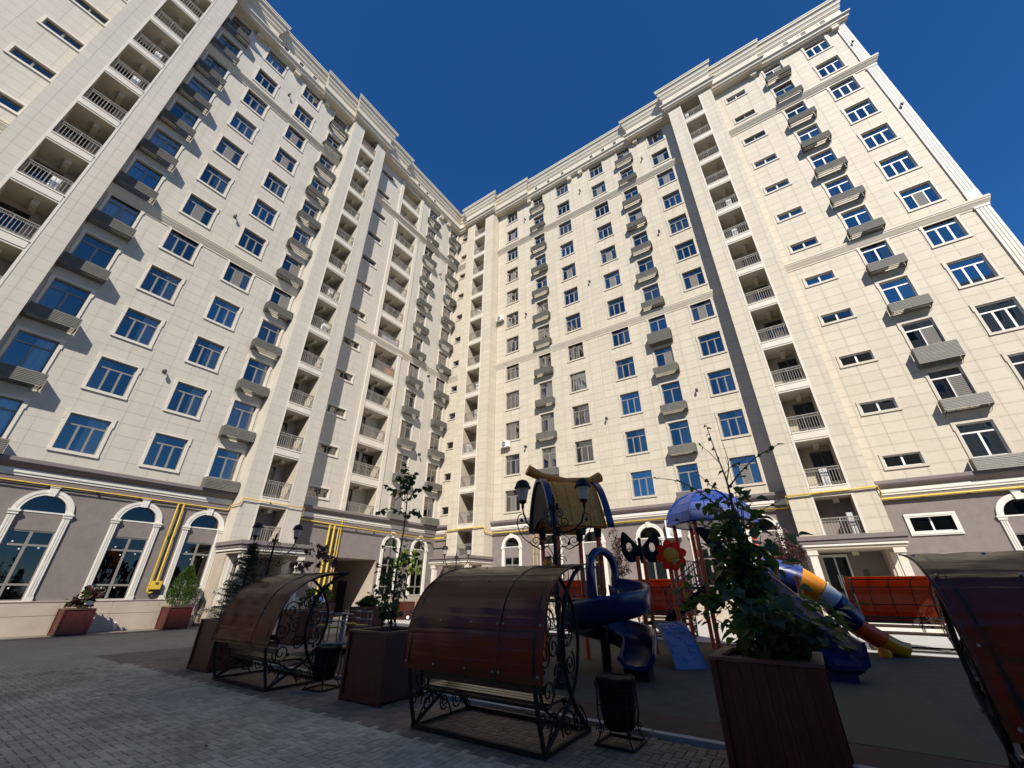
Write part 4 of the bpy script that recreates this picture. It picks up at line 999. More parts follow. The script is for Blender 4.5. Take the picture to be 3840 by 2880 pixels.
m = MB(); m.lathe([(.03,2.35),(.06,2.5),(.065,2.75),(.045,2.95),(.06,3.02),(.02,3.08)], 10, (-4.03, 12.93, 0)); pb(m, 'butterfly_body', BLK)
fc = Vector((-3.22, 13.18, 2.56))
fx_ = Vector((.97,.25,0)).normalized(); fn = fx_.cross(Vector((0,0,1)))
for k in range(8):
    a = 2*pi*k/8+.2; pts = smoothpts([(.14,-.05,0),(.24,-.115,0),(.36,-.11,0),(.44,0,0),(.36,.11,0),(.24,.115,0),(.14,.05,0)], 3)
    m = MB(); n = len(pts); R2 = lambda p, h: fc+fx_*(p.x*cos(a)-p.y*sin(a))+Vector((0,0,p.x*sin(a)+p.y*cos(a)))+fn*h
    m.add([R2(p,.03) for p in pts]+[R2(p,-.03) for p in pts], [tuple(range(n)), tuple(range(n,2*n))[::-1]]+[(i,n+i,n+(i+1)%n,(i+1)%n) for i in range(n)]); pb(m, 'flower_petal', REDT)
m = MB(); rs = [[fc+fx_*(r*cos(2*pi*k/20))+Vector((0,0,r*sin(2*pi*k/20)))+fn*h for k in range(20)] for r, h in ((.215,-.035),(.215,.03),(.19,.05),(.06,.065))]
m.sweep(rs, caps=True); pb(m, 'flower_centre', mat('orange_plastic', (.90,.34,.015), None, 3, .5))
# dome tower
DC = Vector((-2.25, 15.1)); DR = 1.15
hexp = [(DC.x+DR*cos(k*pi/3+.26), DC.y+DR*sin(k*pi/3+.26)) for k in range(6)]
for p in hexp: post(p[0], p[1], 3.62)
m = MB(); m.prism(hexp, 'z', 1.66, 1.74); pb(m, 'deck', BLK)
bars(hexp[2], hexp[3], 1.8, 2.5, 7); bars(hexp[0], hexp[1], 1.8, 2.5, 7); bars(hexp[1], hexp[2], 1.8, 2.5, 7)
for j in range(5):                                            # tiers of the roof, each a ring of tiles
    f0, f1 = j/5, (j+1)/5
    for k in range(6):
        for c in range(3-(j > 2)-(j > 3)):
            nn_ = 3-(j > 2)-(j > 3); m = MB(); vs = []
            for fr_ in (f0+.004, f1-.004):
                ang = fr_*pi/2*.93; rr_ = (DR+.20)*cos(ang); zz = 3.58+1.06*sin(ang)
                for e in (c/nn_+.01, (c+1)/nn_-.01):
                    a0, a1 = k*pi/3+.26, (k+1)*pi/3+.26
                    p = Vector((cos(a0), sin(a0))).lerp(Vector((cos(a1), sin(a1))), e)*rr_; vs.append((DC.x+p.x, DC.y+p.y, zz))
            o_ = Vector((DC.x, DC.y, 3.4)); lo_ = [tuple(Vector(v)+(o_-Vector(v))*.035) for v in vs]
            m.add([vs[0],vs[1],vs[3],vs[2]]+[lo_[0],lo_[1],lo_[3],lo_[2]], [(0,1,2,3),(0,4,5,1),(1,5,6,2),(2,6,7,3),(3,7,4,0),(7,6,5,4)]); pb(m, 'dome_tile', BLU2)
m = MB(); rr = []
for fr_ in (0, .2, .4, .6, .8, 1.0):
    ang = fr_*pi/2*.93; rr.append([(DC.x+(DR+.165)*cos(ang)*cos(k*pi/3+.26), DC.y+(DR+.165)*cos(ang)*sin(k*pi/3+.26), 3.56+1.03*sin(ang)) for k in range(6)])
m.sweep(rr, sm=False, caps=True); pb(m, 'dome_shell', BLU2)
m = MB()
for k in range(6):
    a = k*pi/3+.26; m.tube([(DC.x+(DR+.215)*cos(t*pi/2*.93)*cos(a), DC.y+(DR+.215)*cos(t*pi/2*.93)*sin(a), 3.585+1.065*sin(t*pi/2*.93)) for t in [i/8 for i in range(9)]], .028, 6)
m.tube([(DC.x+(DR+.21)*cos(k*pi/3+.26), DC.y+(DR+.21)*sin(k*pi/3+.26), 3.57) for k in range(6)], .045, 6, closed=True); pb(m, 'dome_rib', BLU2)
# dark sail-shaped side panel of the dome tower
pts = [(-.93,.88),(-.87,.94),(-.70,.93),(-.47,.80),(-.30,.54),(-.16,.28),(-.06,.10),(.02,.0),(.13,.04),(.22,-.06),(.13,-.22),(-.02,-.30),(-.14,-.30),(-.33,-.08),(-.57,.27),(-.82,.68)]
plate('sail_panel', pts, (-1.62, 13.86, 2.42), (1, .05, 0), .03, BLK)
plate('sail_panel', [(0,.5),(.08,.55),(.25,.42),(.62,.18),(.70,.02),(.55,-.12),(.30,0),(.08,.28)], (-1.55, 13.95, 2.55), (1, .1, 0), .03, BLK)
# tube slide at the right
tp = smoothpts([(-1.25,15.75,2.18),(-.80,15.9,2.12),(-.30,16.0,1.90),(.15,16.05,1.60),(.45,16.15,1.25),(.72,16.4,.86),(1.1,16.72,.56),(1.42,17.0,.33),(1.62,17.2,.27)], 4)
def tubeseg(i0, i1, r0, r1, mt, name, open_=False):
    pts = tp[i0:i1+1]; n = len(pts); m = MB()
    if not open_:
        m.tube(pts, [r0+(r1-r0)*k/(n-1) for k in range(n)], 16); pb(m, name, mt); return
    rg = []
    for k, p in enumerate(pts):
        t = (pts[min(k+1,n-1)]-pts[max(k-1,0)]).normalized(); s = t.cross(Vector((0,0,1))).normalized(); u = s.cross(t); R0 = r0+(r1-r0)*k/(n-1)
        rg.append([p+s*(R0*x)+u*(R0*y) for x, y in ((-1,.25),(-.95,-.3),(-.6,-.85),(0,-1),(.6,-.85),(.95,-.3),(1,.25),(1.12,.25),(1.08,-.35),(.7,-.98),(0,-1.15),(-.7,-.98),(-1.08,-.35),(-1.12,.25))])
    m.sweep(rg, caps=True); pb(m, name, mt)
tubeseg(0, 7, .36, .40, BLU2, 'slide_tube'); tubeseg(7, 8, .43, .43, BLU2, 'tube_collar'); tubeseg(8, 12, .40, .34, YEL, 'slide_tube'); tubeseg(12, 15, .335, .33, CLR, 'slide_tube')
tubeseg(15, 16, .38, .38, BLU, 'tube_collar'); tubeseg(16, 20, .34, .33, BLU, 'slide_tube'); tubeseg(20, 25, .27, .27, RED, 'slide_chute', True); tubeseg(25, 32, .28, .28, YEL, 'slide_chute', True)
m = MB(); m.lathe([(.14,0),(.16,.1),(.12,.3)], 10, (1.2, 16.75, 0)); pb(m, 'slide_support', YEL)
# wide dark blue slide coming towards the viewer
wp = smoothpts([(-1.55,14.2,1.74),(-1.15,13.7,1.58),(-.75,13.2,1.22),(-.35,12.75,.80),(-.05,12.4,.50),(.12,12.1,.34),(.2,11.85,.30)], 4)
rg = []
for k, p in enumerate(wp):
    t = (wp[min(k+1,len(wp)-1)]-wp[max(k-1,0)]); t.z = 0; t.normalize(); s = Vector((t.y, -t.x, 0)); hh = .40 if k > 3 else .55
    rg.append([p+s*x+Vector((0,0,z)) for x, z in ((-.34,hh),(-.31,.1),(-.2,0),(.2,0),(.31,.1),(.34,hh),(.40,hh+.01),(.41,hh-.05),(.38,.0),(.24,-.08),(-.24,-.08),(-.38,0),(-.41,hh-.05),(-.40,hh+.01))])
m = MB(); m.sweep(rg, caps=True); pb(m, 'wide_slide', BLU)
m = MB(); m.box(-.30, .30, 11.95, 12.35, 0, .16); m.box(-.27, .27, 12.0, 12.3, .16, .32); pb(m, 'slide_foot', BLU)
m = MB()
plate('slide_side_panel', [(-.75,1.25),(-.5,1.18),(-.2,.98),(.1,.78),(.34,.62),(.50,.38),(.47,.16),(.32,.08),(-.35,.08),(-.75,.3)], (.0, 12.42, 0), (1,-.12,0), .05, BLU)
for x, y in ((-.78, 15.0), (-.95, 14.1), (-1.55, 13.9)): post(x, y, 2.35)
post(-.30, 14.4, 2.0)

# ================================================================== MERRY-GO-ROUND
mg = thing('merry_go_round', 'small merry-go-round with grey tube seats and yellow cushions behind the left bench', 'merry-go-round', (-12.3, 8.95, 0))
m = MB(); m.lathe([(.86,.255),(.90,.262),(.90,.30),(.86,.305)], 32); m.build('platform', GRM, mg)
m = MB(); m.lathe([(.08,0),(.08,.26)], 12); m.build('spindle', M['iron'], mg)
m = MB()
for k in range(4): m.tube([(0,0,.04),(.5*cos(k*pi/2+.4),.5*sin(k*pi/2+.4),.03)], .03, 6)
m.build('foot', M['iron'], mg)
m = MB(); m.lathe([(.12,.30),(.09,.34),(.065,.40),(.065,.95)], 12); m.build('column', GRM, mg)
m = MB(); m.lathe([(.24,.95),(.27,.965),(.27,.985),(.05,1.0)], 20); m.build('table', GRM, mg)
GRT = mat('grey_tube', (.16,.165,.17), None, 3, .35, metal=.5); CUSH = mat('yellow_cushion', (.50,.33,.05), (.42,.27,.04), 5, .5)
for k in range(4):
    a = k*pi/2+.55; Rz = Matrix.Rotation(a, 4, 'Z'); m = MB(); m.lathe([(.17,0),(.185,.015),(.185,.03),(.15,.045)], 16, (.60, 0, .66)); put('seat', m.mesh('seat', CUSH), mg, mw=Rz)
    m = MB()
    for s in (-.19, .19):
        m.tube([(.48,s,.31),(.48,s,.66)], .016, 6); m.tube(smoothpts([(.62,s,.31),(.72,s,.34),(.78,s,.42),(.79,s,.7),(.80,s,1.0),(.78,s,1.05)], 3), .018, 6)
        m.tube([(.48,s,.655),(.79,s,.655)], .014, 6)
    for z in (.84, 1.04): m.tube(smoothpts([(.45,-.2,z),(.65,-.22,z),(.79,-.19,z),(.86,0,z),(.79,.19,z),(.65,.22,z),(.45,.2,z)], 3), .018, 6)
    put('seat_frame', m.mesh('seat_frame', GRT), mg, mw=Rz)
# seat of an exercise machine at the right
ex_ = thing('exercise_seat', 'dark tubular exercise seat half hidden behind the right canopy', 'exercise machine', (1.95, 10.4, 0))
m = MB(); m.tube(smoothpts([(-.25,0,.03),(-.28,0,.3),(-.2,0,.48),(.3,.05,.55)], 4), .03, 8); m.tube([(-.3,-.02,.03),(.25,.12,.03)], .028, 8); m.tube([(.3,.05,.03),(.3,.05,.9)], .035, 8); m.build('frame', GRM, ex_)
m = MB(); m.box(-.22, .2, -.16, .16, .56, .61); m.build('seat', BLK, ex_)
m = MB(); m.lathe([(.05,0),(.07,.04),(.05,.1)], 10, (-.1, 0, .66)); m.build('knob', BLK, ex_)

# ================================================================== THE BLOCK BEHIND THE VIEWER (throws the shade over the court, mirrored in the panes)
BX, BY, BH = 5.4, -26.4, 45.6
opp = thing('apartment_block', 'cream apartment block across the court, mirrored in the lower windows', 'building', (BX, BY, 0))
m = MB(); m.box(0, 75, -18, 0, 0, BH-.6); m.build('wall', M['cream'], opp)
m = MB(); m.box(-.6, 75.6, -18.6, .6, BH-.6, BH); m.build('cornice', M['cornice'], opp)
m = MB(); m.box(-.1, 75.1, 0, .12, 0, 6.4); m.build('ground_floor_wall', M['purple'], opp)
m = MB(); m.box(-.80, .80, 0, .10, -.15, 1.75); m.box(-.64, .64, .1, .12, 0, 1.6, 1); om = m.mesh('window', [M['trim'], M['shopglass']])
for c in range(11):
    for r in range(12): put('window', om, opp, (3.2+c*3.4, 0, 7.3+P*r))

low = thing('added_low_block', 'added unseen low block behind the viewer that holds back low sky light', 'building', (BX-.5, BY, 0))  # added out of view to hide low bright sky and deepen the shade
m = MB(); m.box(-52, 0, -14, 0, 0, 13.4); m.build('wall', M['cream'], low)
m = MB(); m.box(-52.4, .0, -14.4, .4, 13.4, 14.0); m.build('cornice', M['cornice'], low)
for c in range(14):
    for r in range(3): put('window', om, low, (-3.0-c*3.4, 0, 3.2+3.2*r))
# ================================================================== GAS PIPES
def pipe(label, pts, r, f, box=None):
    t = thing('gas_pipe', label, 'pipe', (0, 0, 0), 0, 'yellow gas pipes')
    t.location = (0, YR, 0) if f == 'R' else (XL, 0, 0); t.rotation_euler = (0, 0, frz(f))
    m = MB(); m.tube(pts, r, 8); m.build('pipe_run', M['gas'], t)
    m = MB(); p0 = Vector(pts[0])
    for a, b in zip(pts[:-1], pts[1:]):
        a, b = Vector(a), Vector(b); L_ = (b-a).length
        if L_ > 2:
            for k in range(1, int(L_/1.6)):
                c = a.lerp(b, k*1.6/L_); m.box(c.x-.02, c.x+.02, c.y-.01, c.y+.12, c.z-.02-r, c.z+.02+r)
    if m.v: m.build('brackets', M['iron'], t, kind='stuff')
    if box:
        u, z = box; m = MB(); m.box(u-.20, u+.20, -.26, -.04, z-.18, z+.18); m.box(u-.05, u+.07, -.265, -.261, z+.02, z+.12, 1); m.build('meter_box', [M['gas'], M['lampmetal']], t)
pipe('thin yellow gas pipe under the ledge of the left wing, left of the stair tower', [(-8,-.16,5.74),(10.36,-.16,5.66),(10.42,-.16,5.74),(10.42,-.22,5.9),(10.42,-1.05,5.9),(10.44,-1.24,5.95),(10.5,-1.24,6.25),(14.2,-1.24,6.2),(14.24,-1.22,5.75),(14.26,-.2,5.7)], .027, 'L')
pipe('pair of yellow gas risers on the left wing, left pipe with meter box', [(8.03,-.15,5.70),(8.05,-.15,1.55),(8.15,-.15,1.48),(8.28,-.15,1.55)], .04, 'L', (8.30, 1.84))
pipe('right one of the two gas risers above the meter box on the left wing', [(8.27,-.15,5.70),(8.30,-.15,2.0)], .04, 'L')
pipe('thick yellow gas main under the ledge from the passage to the inner corner', [(14.3,-.2,5.72),(17.4,-.2,5.62),(26.55,-.2,5.50),(26.6,-.21,5.50),(26.62,-1.7,5.5)], .045, 'L')
pipe('left thick yellow riser beside the dark passage', [(16.87,-.2,5.58),(16.87,-.2,0.3)], .062, 'L')
pipe('right thick yellow riser beside the dark passage', [(17.24,-.2,5.58),(17.24,-.2,0.3)], .062, 'L')
pipe('thin pale yellow riser close to the passage edge ending in a meter box', [(17.62,-.15,5.55),(17.62,-.15,1.75)], .03, 'L', (17.66, 1.75))
pipe('thin pale yellow riser at the very edge of the passage', [(17.79,-.15,6.45),(17.79,-.15,2.0)], .026, 'L')
pipe('yellow gas main under the ledge of the right wing up to the stair tower', [(-26.4,-.85,5.6),(-24.84,-.85,5.62),(-24.84,-1.24,5.7),(-24.8,-1.24,6.08),(-20.66,-1.24,6.14),(-20.62,-1.2,5.75),(-20.6,-.2,5.7),(.0,-.2,5.72),(.0,-1.2,5.8),(.02,-1.24,6.15),(3.95,-1.24,6.22),(3.98,-1.22,5.9),(4.0,-.2,5.75)], .045, 'R')
pipe('yellow gas main under the ledge right of the stair tower', [(4.05,-.2,5.74),(13.6,-.2,5.74)], .055, 'R')
pipe('thin yellow riser on the mauve wall right of the first arched window, left one', [(-16.78,-.12,5.6),(-16.78,-.12,.4)], .022, 'R')
pipe('thin yellow riser on the mauve wall right of the first arched window, right one', [(-16.45,-.12,5.6),(-16.45,-.12,.4)], .022, 'R')

# ================================================================== OUTDOOR UNITS, WASHING
def ac_unit(u, z, label):
    t = thing('air_conditioner', label, 'air conditioner', (u, YR-.08, z), 0, 'outdoor units on the right wing')
    m = MB(); m.box(-.4, .4, -.36, -.06, 0, .56); m.build('casing', M['acwhite'], t)
    m = MB()
    for k in range(5): m.tube([(-.1+(.05+.045*k)*cos(a*pi/10), -.375, .28+(.05+.045*k)*sin(a*pi/10)) for a in range(20)], .008, 4, closed=True)
    m.build('fan_grille', M['lampmetal'], t)
    m = MB()
    for x in (-.3, .3): m.box(x-.02, x+.02, -.36, .08, -.04, -.001); m.box(x-.02, x+.02, .02, .075, -.3, -.041)
    m.build('bracket', M['cage'], t)
ac_unit(-20.1, 26.7, 'white air conditioner on the wall beside the inner stair tower, upper of two')
ac_unit(-19.3, 12.75, 'white air conditioner on the wall beside the inner stair tower, lower of two')
t = thing('air_conditioner', 'large white outdoor unit on the mauve wall left of the blue dome', 'air conditioner', (-6.35, YR-.05, 4.5), 0, 'outdoor units on the right wing')
m = MB(); m.box(-.42, .42, -.42, -.08, 0, 1.05); m.build('casing', M['acwhite'], t)
m = MB()
for zc in (.28, .76):
    for k in range(4): m.tube([((.06+.05*k)*cos(a*pi/10), -.43, zc+(.06+.05*k)*sin(a*pi/10)) for a in range(20)], .008, 4, closed=True)
m.build('fan_grille', M['lampmetal'], t)
m = MB(); m.box(-.34, -.30, -.4, .05, -.04, -.001); m.box(.30, .34, -.4, .05, -.04, -.001); m.build('bracket', M['cage'], t)
t = thing('toy_motorbike', 'small black toy motorbike with white wheels by the sunlit planter in the corner', 'toy', (-20.4, 19.6, 0), .5)
for x in (-.28, .28):
    m = MB(); m.tube([(x+.13*cos(a*pi/8), 0, .15+.13*sin(a*pi/8)) for a in range(16)], .045, 8, closed=True); o = m.build('wheel', M['black'], t)
    m = MB(); m.v = []; m.tube([(x,-.03,.15),(x,.03,.15)], .09, 12); m.build('rim', M['acwhite'], o)
m = MB(); m.tube(smoothpts([(-.42,0,.42),(-.2,0,.46),(.02,0,.40),(.2,0,.46),(.30,0,.55)], 4), [.05]*5+[.09]*6+[.08]*6, 8); m.tube([(.28,0,.15),(.26,0,.62)], .03, 6); m.build('body', M['black'], t)
m = MB(); m.tube([(.22,-.2,.66),(.27,0,.62),(.22,.2,.66)], .018, 6); m.build('handlebar', M['lampmetal'], t)
t = thing('cloth_bundle', 'pale blue and pink bundle on the sunlit planter beside the passage', 'bundle', (-22.25, 14.5, .97))
m = MB(); m.lathe([(.16,0),(.24,.08),(.22,.22),(.10,.32),(.03,.34)], 12); m.v = [(a*(1+.12*sin(9*c+3*a)), b*1.1, c) for a, b, c in m.v]; m.build('cloth', mat('pale_blue_cloth', (.38,.50,.66), (.6,.65,.7), 8, .9), t)
m = MB(); m.lathe([(.02,.28),(.10,.32),(.12,.41),(.09,.49),(.02,.52)], 12, (.1, .05, 0)); m.build('knot', mat('pink_cloth', (.70,.40,.40), None, 3, .9), t)
def cloth(name, f, u0, u1, z0, z1, y, m_, label, cat):
    q = MB(); n = 14; vs = []
    for i in range(n+1):
        u = u0+(u1-u0)*i/n; d = .03*sin(i*1.7); vs += [(u, y+d, z0+.05*sin(i*.9)), (u, y+d*.3, z1)]
    q.add(vs, [(2*i, 2*i+2, 2*i+3, 2*i+1) for i in range(n)], 0, True); b_ = [(a, c+.02, d) for a, c, d in vs]
    q.add(b_, [(2*i+1, 2*i+3, 2*i+2, 2*i) for i in range(n)], 0, True)
    o = q.build(name, m_); o.location = (0, YR, 0) if f == 'R' else (XL, 0, 0); o.rotation_euler = (0, 0, frz(f)); tag(o, label, cat)
cloth('blanket', 'L', 19.3, 20.3, 18.72, 19.45, .09, mat('orange_blanket', (.62,.30,.14), (.55,.26,.12), 8, .9), 'orange blanket hung over a wide balcony railing below the middle string course', 'blanket')
cloth('washing', 'L', 18.5, 20.2, 21.78, 22.35, .09, mat('white_washing', (.66,.64,.66), (.45,.35,.42), 9, .9), 'white and lilac washing on the balcony above the middle string course', 'laundry')
cloth('rug', 'L', 11.65, 13.05, 40.25, 40.95, -WT+.12, mat('rust_rug', (.45,.22,.13), (.5,.3,.2), 8, .9), 'rust coloured cloth behind the topmost balcony railing of the left tower', 'cloth')

# ================================================================== STREET LAMPS
LG = translucent_mat('frosted_lamp_glass', (.50,.48,.44), (.75,.72,.66), .5, .25)
def lamp_meshes():
    D = {}
    m = MB(); m.lathe([(.16,0),(.16,.12),(.09,.2),(.07,.5),(.085,.55),(.05,.62),(.042,1.6),(.055,1.64),(.04,1.68),(.036,3.3),(.055,3.34),(.03,3.4),(.045,3.5),(.012,3.62)], 12); D['pole'] = m.mesh('pole', M['iron'])
    m = MB(); m.tube(spiral((.22,0,3.02), (1,0,0), (0,0,1), .13, .03, 1.5, 20, 3.0), .010, 5); m.tube(spiral((.13,0,3.2), (-1,0,0), (0,0,1), .11, .025, 1.6, 20), .012, 5); m.tube(spiral((.42,0,2.62), (1,0,0), (0,0,-1), .13, .03, 1.5, 20), .010, 5); m.box(.05,.11,-.03,.03,3.28,3.42); a = smoothpts([(.03,0,2.85),(.20,0,2.80),(.42,0,2.84),(.60,0,3.0),(.68,0,3.2),(.70,0,3.32)], 6)
    m.tube(a, .020, 6); m.tube(smoothpts([(.03,0,2.3),(.15,0,2.5),(.3,0,2.45),(.45,0,2.52),(.70,0,2.7),(.82,0,2.95),(.80,0,3.15),(.68,0,3.2),(.62,0,3.08)], 5), .011, 5)
    m.tube(spiral((.62,0,2.86), (1,0,0), (0,0,1), .14, .03, 1.6, 22, 1.4), .009, 5); m.tube(spiral((.2,0,2.60), (-1,0,0), (0,0,1), .16, .03, 1.6, 22), .009, 5); m.tube(spiral((.12,0,2.2), (1,0,0), (0,0,1), .12, .03, 1.5, 22), .009, 5); m.tube(spiral((.13,0,1.9), (1,0,0), (0,0,-1), .12, .03, 1.4, 20), .008, 5)
    m.tube(smoothpts([(.04,0,1.7),(.16,0,1.95),(.05,0,2.2),(.18,0,2.4)], 5), .008, 5)
    for x, z, s in ((.3,2.52,1), (.72,3.02,1), (.16,2.05,-1)): m.add([(x,0,z),(x+.05*s,.008,z+.03),(x+.02*s,0,z+.11),(x-.04*s,-.008,z+.04)], [(0,1,2,3),(3,2,1,0)])
    D['arm'] = m.mesh('arm', M['iron'])
    m = MB(); m.lathe([(.02,3.30),(.035,3.36),(.03,3.41),(.09,3.46),(.095,3.50)], 12, (.70,0,0)); D['cup'] = m.mesh('lamp_base', M['iron'])
    m = MB(); m.lathe([(.088,3.50),(.105,3.56),(.15,3.79)], 16, (.70,0,0)); D['glass'] = m.mesh('lamp_glass', LG)
    m = MB(); m.lathe([(.19,3.775),(.20,3.79),(.17,3.84),(.155,3.90),(.11,3.955),(.03,3.985),(.0,3.99)], 16, (.70,0,0)); D['cap'] = m.mesh('lamp_cap', M['iron'])
    return D
LM = lamp_meshes()
def lamp(x, y, rz, s, label, arms=2):
    t = thing('street_lamp', label, 'street lamp', (x, y, 0), rz, 'wrought iron lamps'); t.scale = (s, s, s)
    put('pole', LM['pole'], t)
    for k in range(arms):
        a = put('arm', LM['arm'], t, rz=2*pi*k/arms)
        for n in ('cup', 'glass', 'cap'): put(LM[n].name, LM[n], a)
lamp(-4.46, 8.32, .49, 1.0, 'black twin-arm street lamp standing in front of the log roof')
lamp(-17.1, 19.5, .72, 1.0, 'distant twin-arm street lamp in front of the inner stair porch')
lamp(-16.9, 8.6, 1.05, 1.0, 'black street lamp rising behind the spruce')

# ================================================================== PLANTS
def leaf_mat(name, c1, c2, tr, fac=.35): 
    m = translucent_mat(name, c1, tr, fac, .45); return m
LV_D = leaf_mat('dark_green_leaf', (.028,.048,.016), None, (.10,.20,.03))
LV_Y = leaf_mat('yellow_green_leaf', (.11,.13,.025), None, (.30,.34,.05))
LV_P = leaf_mat('purple_leaf', (.045,.018,.022), None, (.12,.035,.04))
LV_R = leaf_mat('red_brown_leaf', (.075,.028,.022), None, (.16,.05,.035))
LV_G = leaf_mat('fresh_green_leaf', (.10,.17,.03), None, (.25,.38,.05))
LV_S = leaf_mat('spruce_needle', (.016,.030,.016), None, (.03,.06,.03), .2)
LV_T = leaf_mat('thuja_green', (.045,.085,.018), None, (.11,.19,.035))
BARK = mat('bark', (.055,.042,.032), (.085,.065,.05), 20.0, .9, .4, 60)
def leaf_shape(L_, W_, fold=.25, lobes=False):
    if lobes: half = [(0,0),(.18,.62),(.12,1.0),(.42,.62),(.58,1.05),(.72,.5),(1.0,.0)]
    else: half = [(0,0),(.06,.55),(.28,1.0),(.55,.85),(.82,.38),(1.0,.0)]
    v = []; f = []; n = len(half)
    for a, b in half: v.append((a*L_, b*W_/2, b*W_/2*fold-.18*L_*a*a))
    for a, b in half[1:-1]: v.append((a*L_, -b*W_/2, b*W_/2*fold-.18*L_*a*a))
    mid = [(a*L_, 0, -.18*L_*a*a) for a, b in half[1:-1]]; m0 = len(v); v += mid
    up = list(range(n)); lo = [0]+list(range(n, 2*n-2))+[n-1]; md = [0]+list(range(m0, m0+n-2))+[n-1]
    for i in range(n-1):
        q = [md[i], md[i+1], up[i+1], up[i]]; f.append(tuple(dict.fromkeys(q)))
        q = [lo[i], lo[i+1], md[i+1], md[i]]; f.append(tuple(dict.fromkeys(q)))
    return v, [x for x in f if len(x) > 2]
def leafmat4(p, d, rl, s):
    d = Vector(d).normalized(); z = Vector((0,0,1)); y = z.cross(d)
    if y.length < .1: y = Vector((0,1,0))
    y.normalize(); n = d.cross(y); Q = Matrix((d, y, n)).transposed().to_4x4()
    return Matrix.Translation(p) @ Q @ Matrix.Rotation(rl, 4, 'X') @ Matrix.Scale(s, 4)
def plant(name, label, cat, x, y, z, group=None): return thing(name, label, cat, (x, y, z), 0, group)
def leafy(t, items, shapes, mats_, limit=300, name='leaf', rest_name='foliage'):
    """items: (pos, dir, roll, scale, shape, mat) local to t; the first `limit` become leaves of their own"""
    items.sort(key=lambda q: -q[3]); cache = {}; rest_ = MB()
    for k, (p, d, rl, s, sh, mi) in enumerate(items):
        mw = leafmat4(p, d, rl, s); v, f = shapes[sh]
        if k < limit:
            if (sh, mi) not in cache:
                q = MB(); q.add(v, f, 0, False); cache[(sh, mi)] = q.mesh(name, mats_[mi])
            put(name, cache[(sh, mi)], t, mw=mw)
        else: rest_.add([mw @ Vector(c) for c in v], f, mi)
    if rest_.v: rest_.build(rest_name, mats_, t, kind='stuff')
rl_ = random.Random(21)
def rdir(out, droop=.5):
    return Vector((out[0]+rl_.uniform(-.7,.7), out[1]+rl_.uniform(-.7,.7), rl_.uniform(-1.0, .35)*droop*1.4))
BIG = [leaf_shape(1.0, .95), leaf_shape(1.0, .85, .5), leaf_shape(1.0, 1.0, .1)]
def twigs(t, stems, mt=BARK, name='stem'):
    for pts, r0, r1 in stems:
        m = MB(); q = smoothpts(pts, 4); m.tube(q, [r0+(r1-r0)*i/(len(q)-1) for i in range(len(q))], 6); m.build(name, mt, t)
# -- right foreground: dense broad-leaved shrub with a bare young tree above it
t = plant('broadleaf_shrub', 'dense dark green broad-leaved shrub with a bare young tree top in the nearest planter', 'shrub', -.63, 6.12, .93)
top = [(0,0,0),(-.02,0,.8),(.0,.02,1.5),(.03,.0,2.0),(-.02,0,2.45),(-.06,0,2.88)]
br = [([(.02,0,1.95),(.22,.02,2.15),(.45,.02,2.32),(.72,.03,2.44)],.012,.004), ([(0,0,1.55),(-.25,-.05,1.85),(-.55,-.1,2.1),(-.95,-.15,2.2)],.012,.003), ([(.03,0,2.05),(.10,.05,2.3),(.09,.03,2.6)],.009,.003), ([(-.0,0,1.8),(-.2,.05,2.05),(-.42,.05,2.35)],.009,.003),
      ([(0,0,1.35),(.25,.1,1.6),(.55,.1,1.75)],.010,.003), ([(0,0,1.3),(-.35,.0,1.5),(-.8,.05,1.62)],.010,.003), ([(.0,0,2.3),(-.12,0,2.5),(-.22,.02,2.62)],.006,.002), ([(.02,0,2.15),(.15,0,2.25),(.3,0,2.3)],.006,.002)]
twigs(t, [(top, .026, .004)]+br)
stems = []; items = []
for k in range(30):
    a = rl_.uniform(0, 2*pi); r = rl_.uniform(.12, .92); h = rl_.uniform(.25, .85) if r > .42 else rl_.uniform(1.1, 2.0)
    e = Vector((r*cos(a)*.95-.05, r*sin(a)*.8, h)); stems.append(([(rl_.uniform(-.2,.2), rl_.uniform(-.2,.2), 0), (e.x*.5, e.y*.5, h*.7), tuple(e)], .010, .004))
    for i in range(32):
        f = rl_.uniform(.18, 1.0); p = Vector((0,0,0)).lerp(e, f)+Vector((rl_.uniform(-.16,.16), rl_.uniform(-.16,.16), rl_.uniform(-.12,.16)+.12*sin(f*pi)))
        items.append((p, rdir((p.x*1.2, p.y*1.2)), rl_.uniform(-.6,.6), rl_.uniform(.08, .175), rl_.randrange(3), 0 if rl_.random() < .95 else 1))
for pts, r0, r1 in br+[(top[2:], 0, 0)]:
    q = smoothpts(pts, 5)
    for p in q[4:]:
        if rl_.random() < .55: items.append((p, rdir((rl_.uniform(-1,1), rl_.uniform(-1,1))), rl_.uniform(-1.2,1.2), rl_.uniform(.05, .095), 1, 0))
for dx, dz in ((-1.0,.75), (.95,.42), (1.15,.55), (-.85,1.05), (.75,1.35), (.55,1.0)):
    for i in range(3): items.append((Vector((dx*.78+rl_.uniform(-.08,.08), -.2+rl_.uniform(-.2,.2), dz+rl_.uniform(-.06,.06))), rdir((dx, -.4)), rl_.uniform(-.4,.4), rl_.uniform(.12,.165), rl_.randrange(3), 1 if i == 0 and rl_.random() < .4 else 0))
twigs(t, stems); leafy(t, items, BIG, [LV_D, LV_Y])
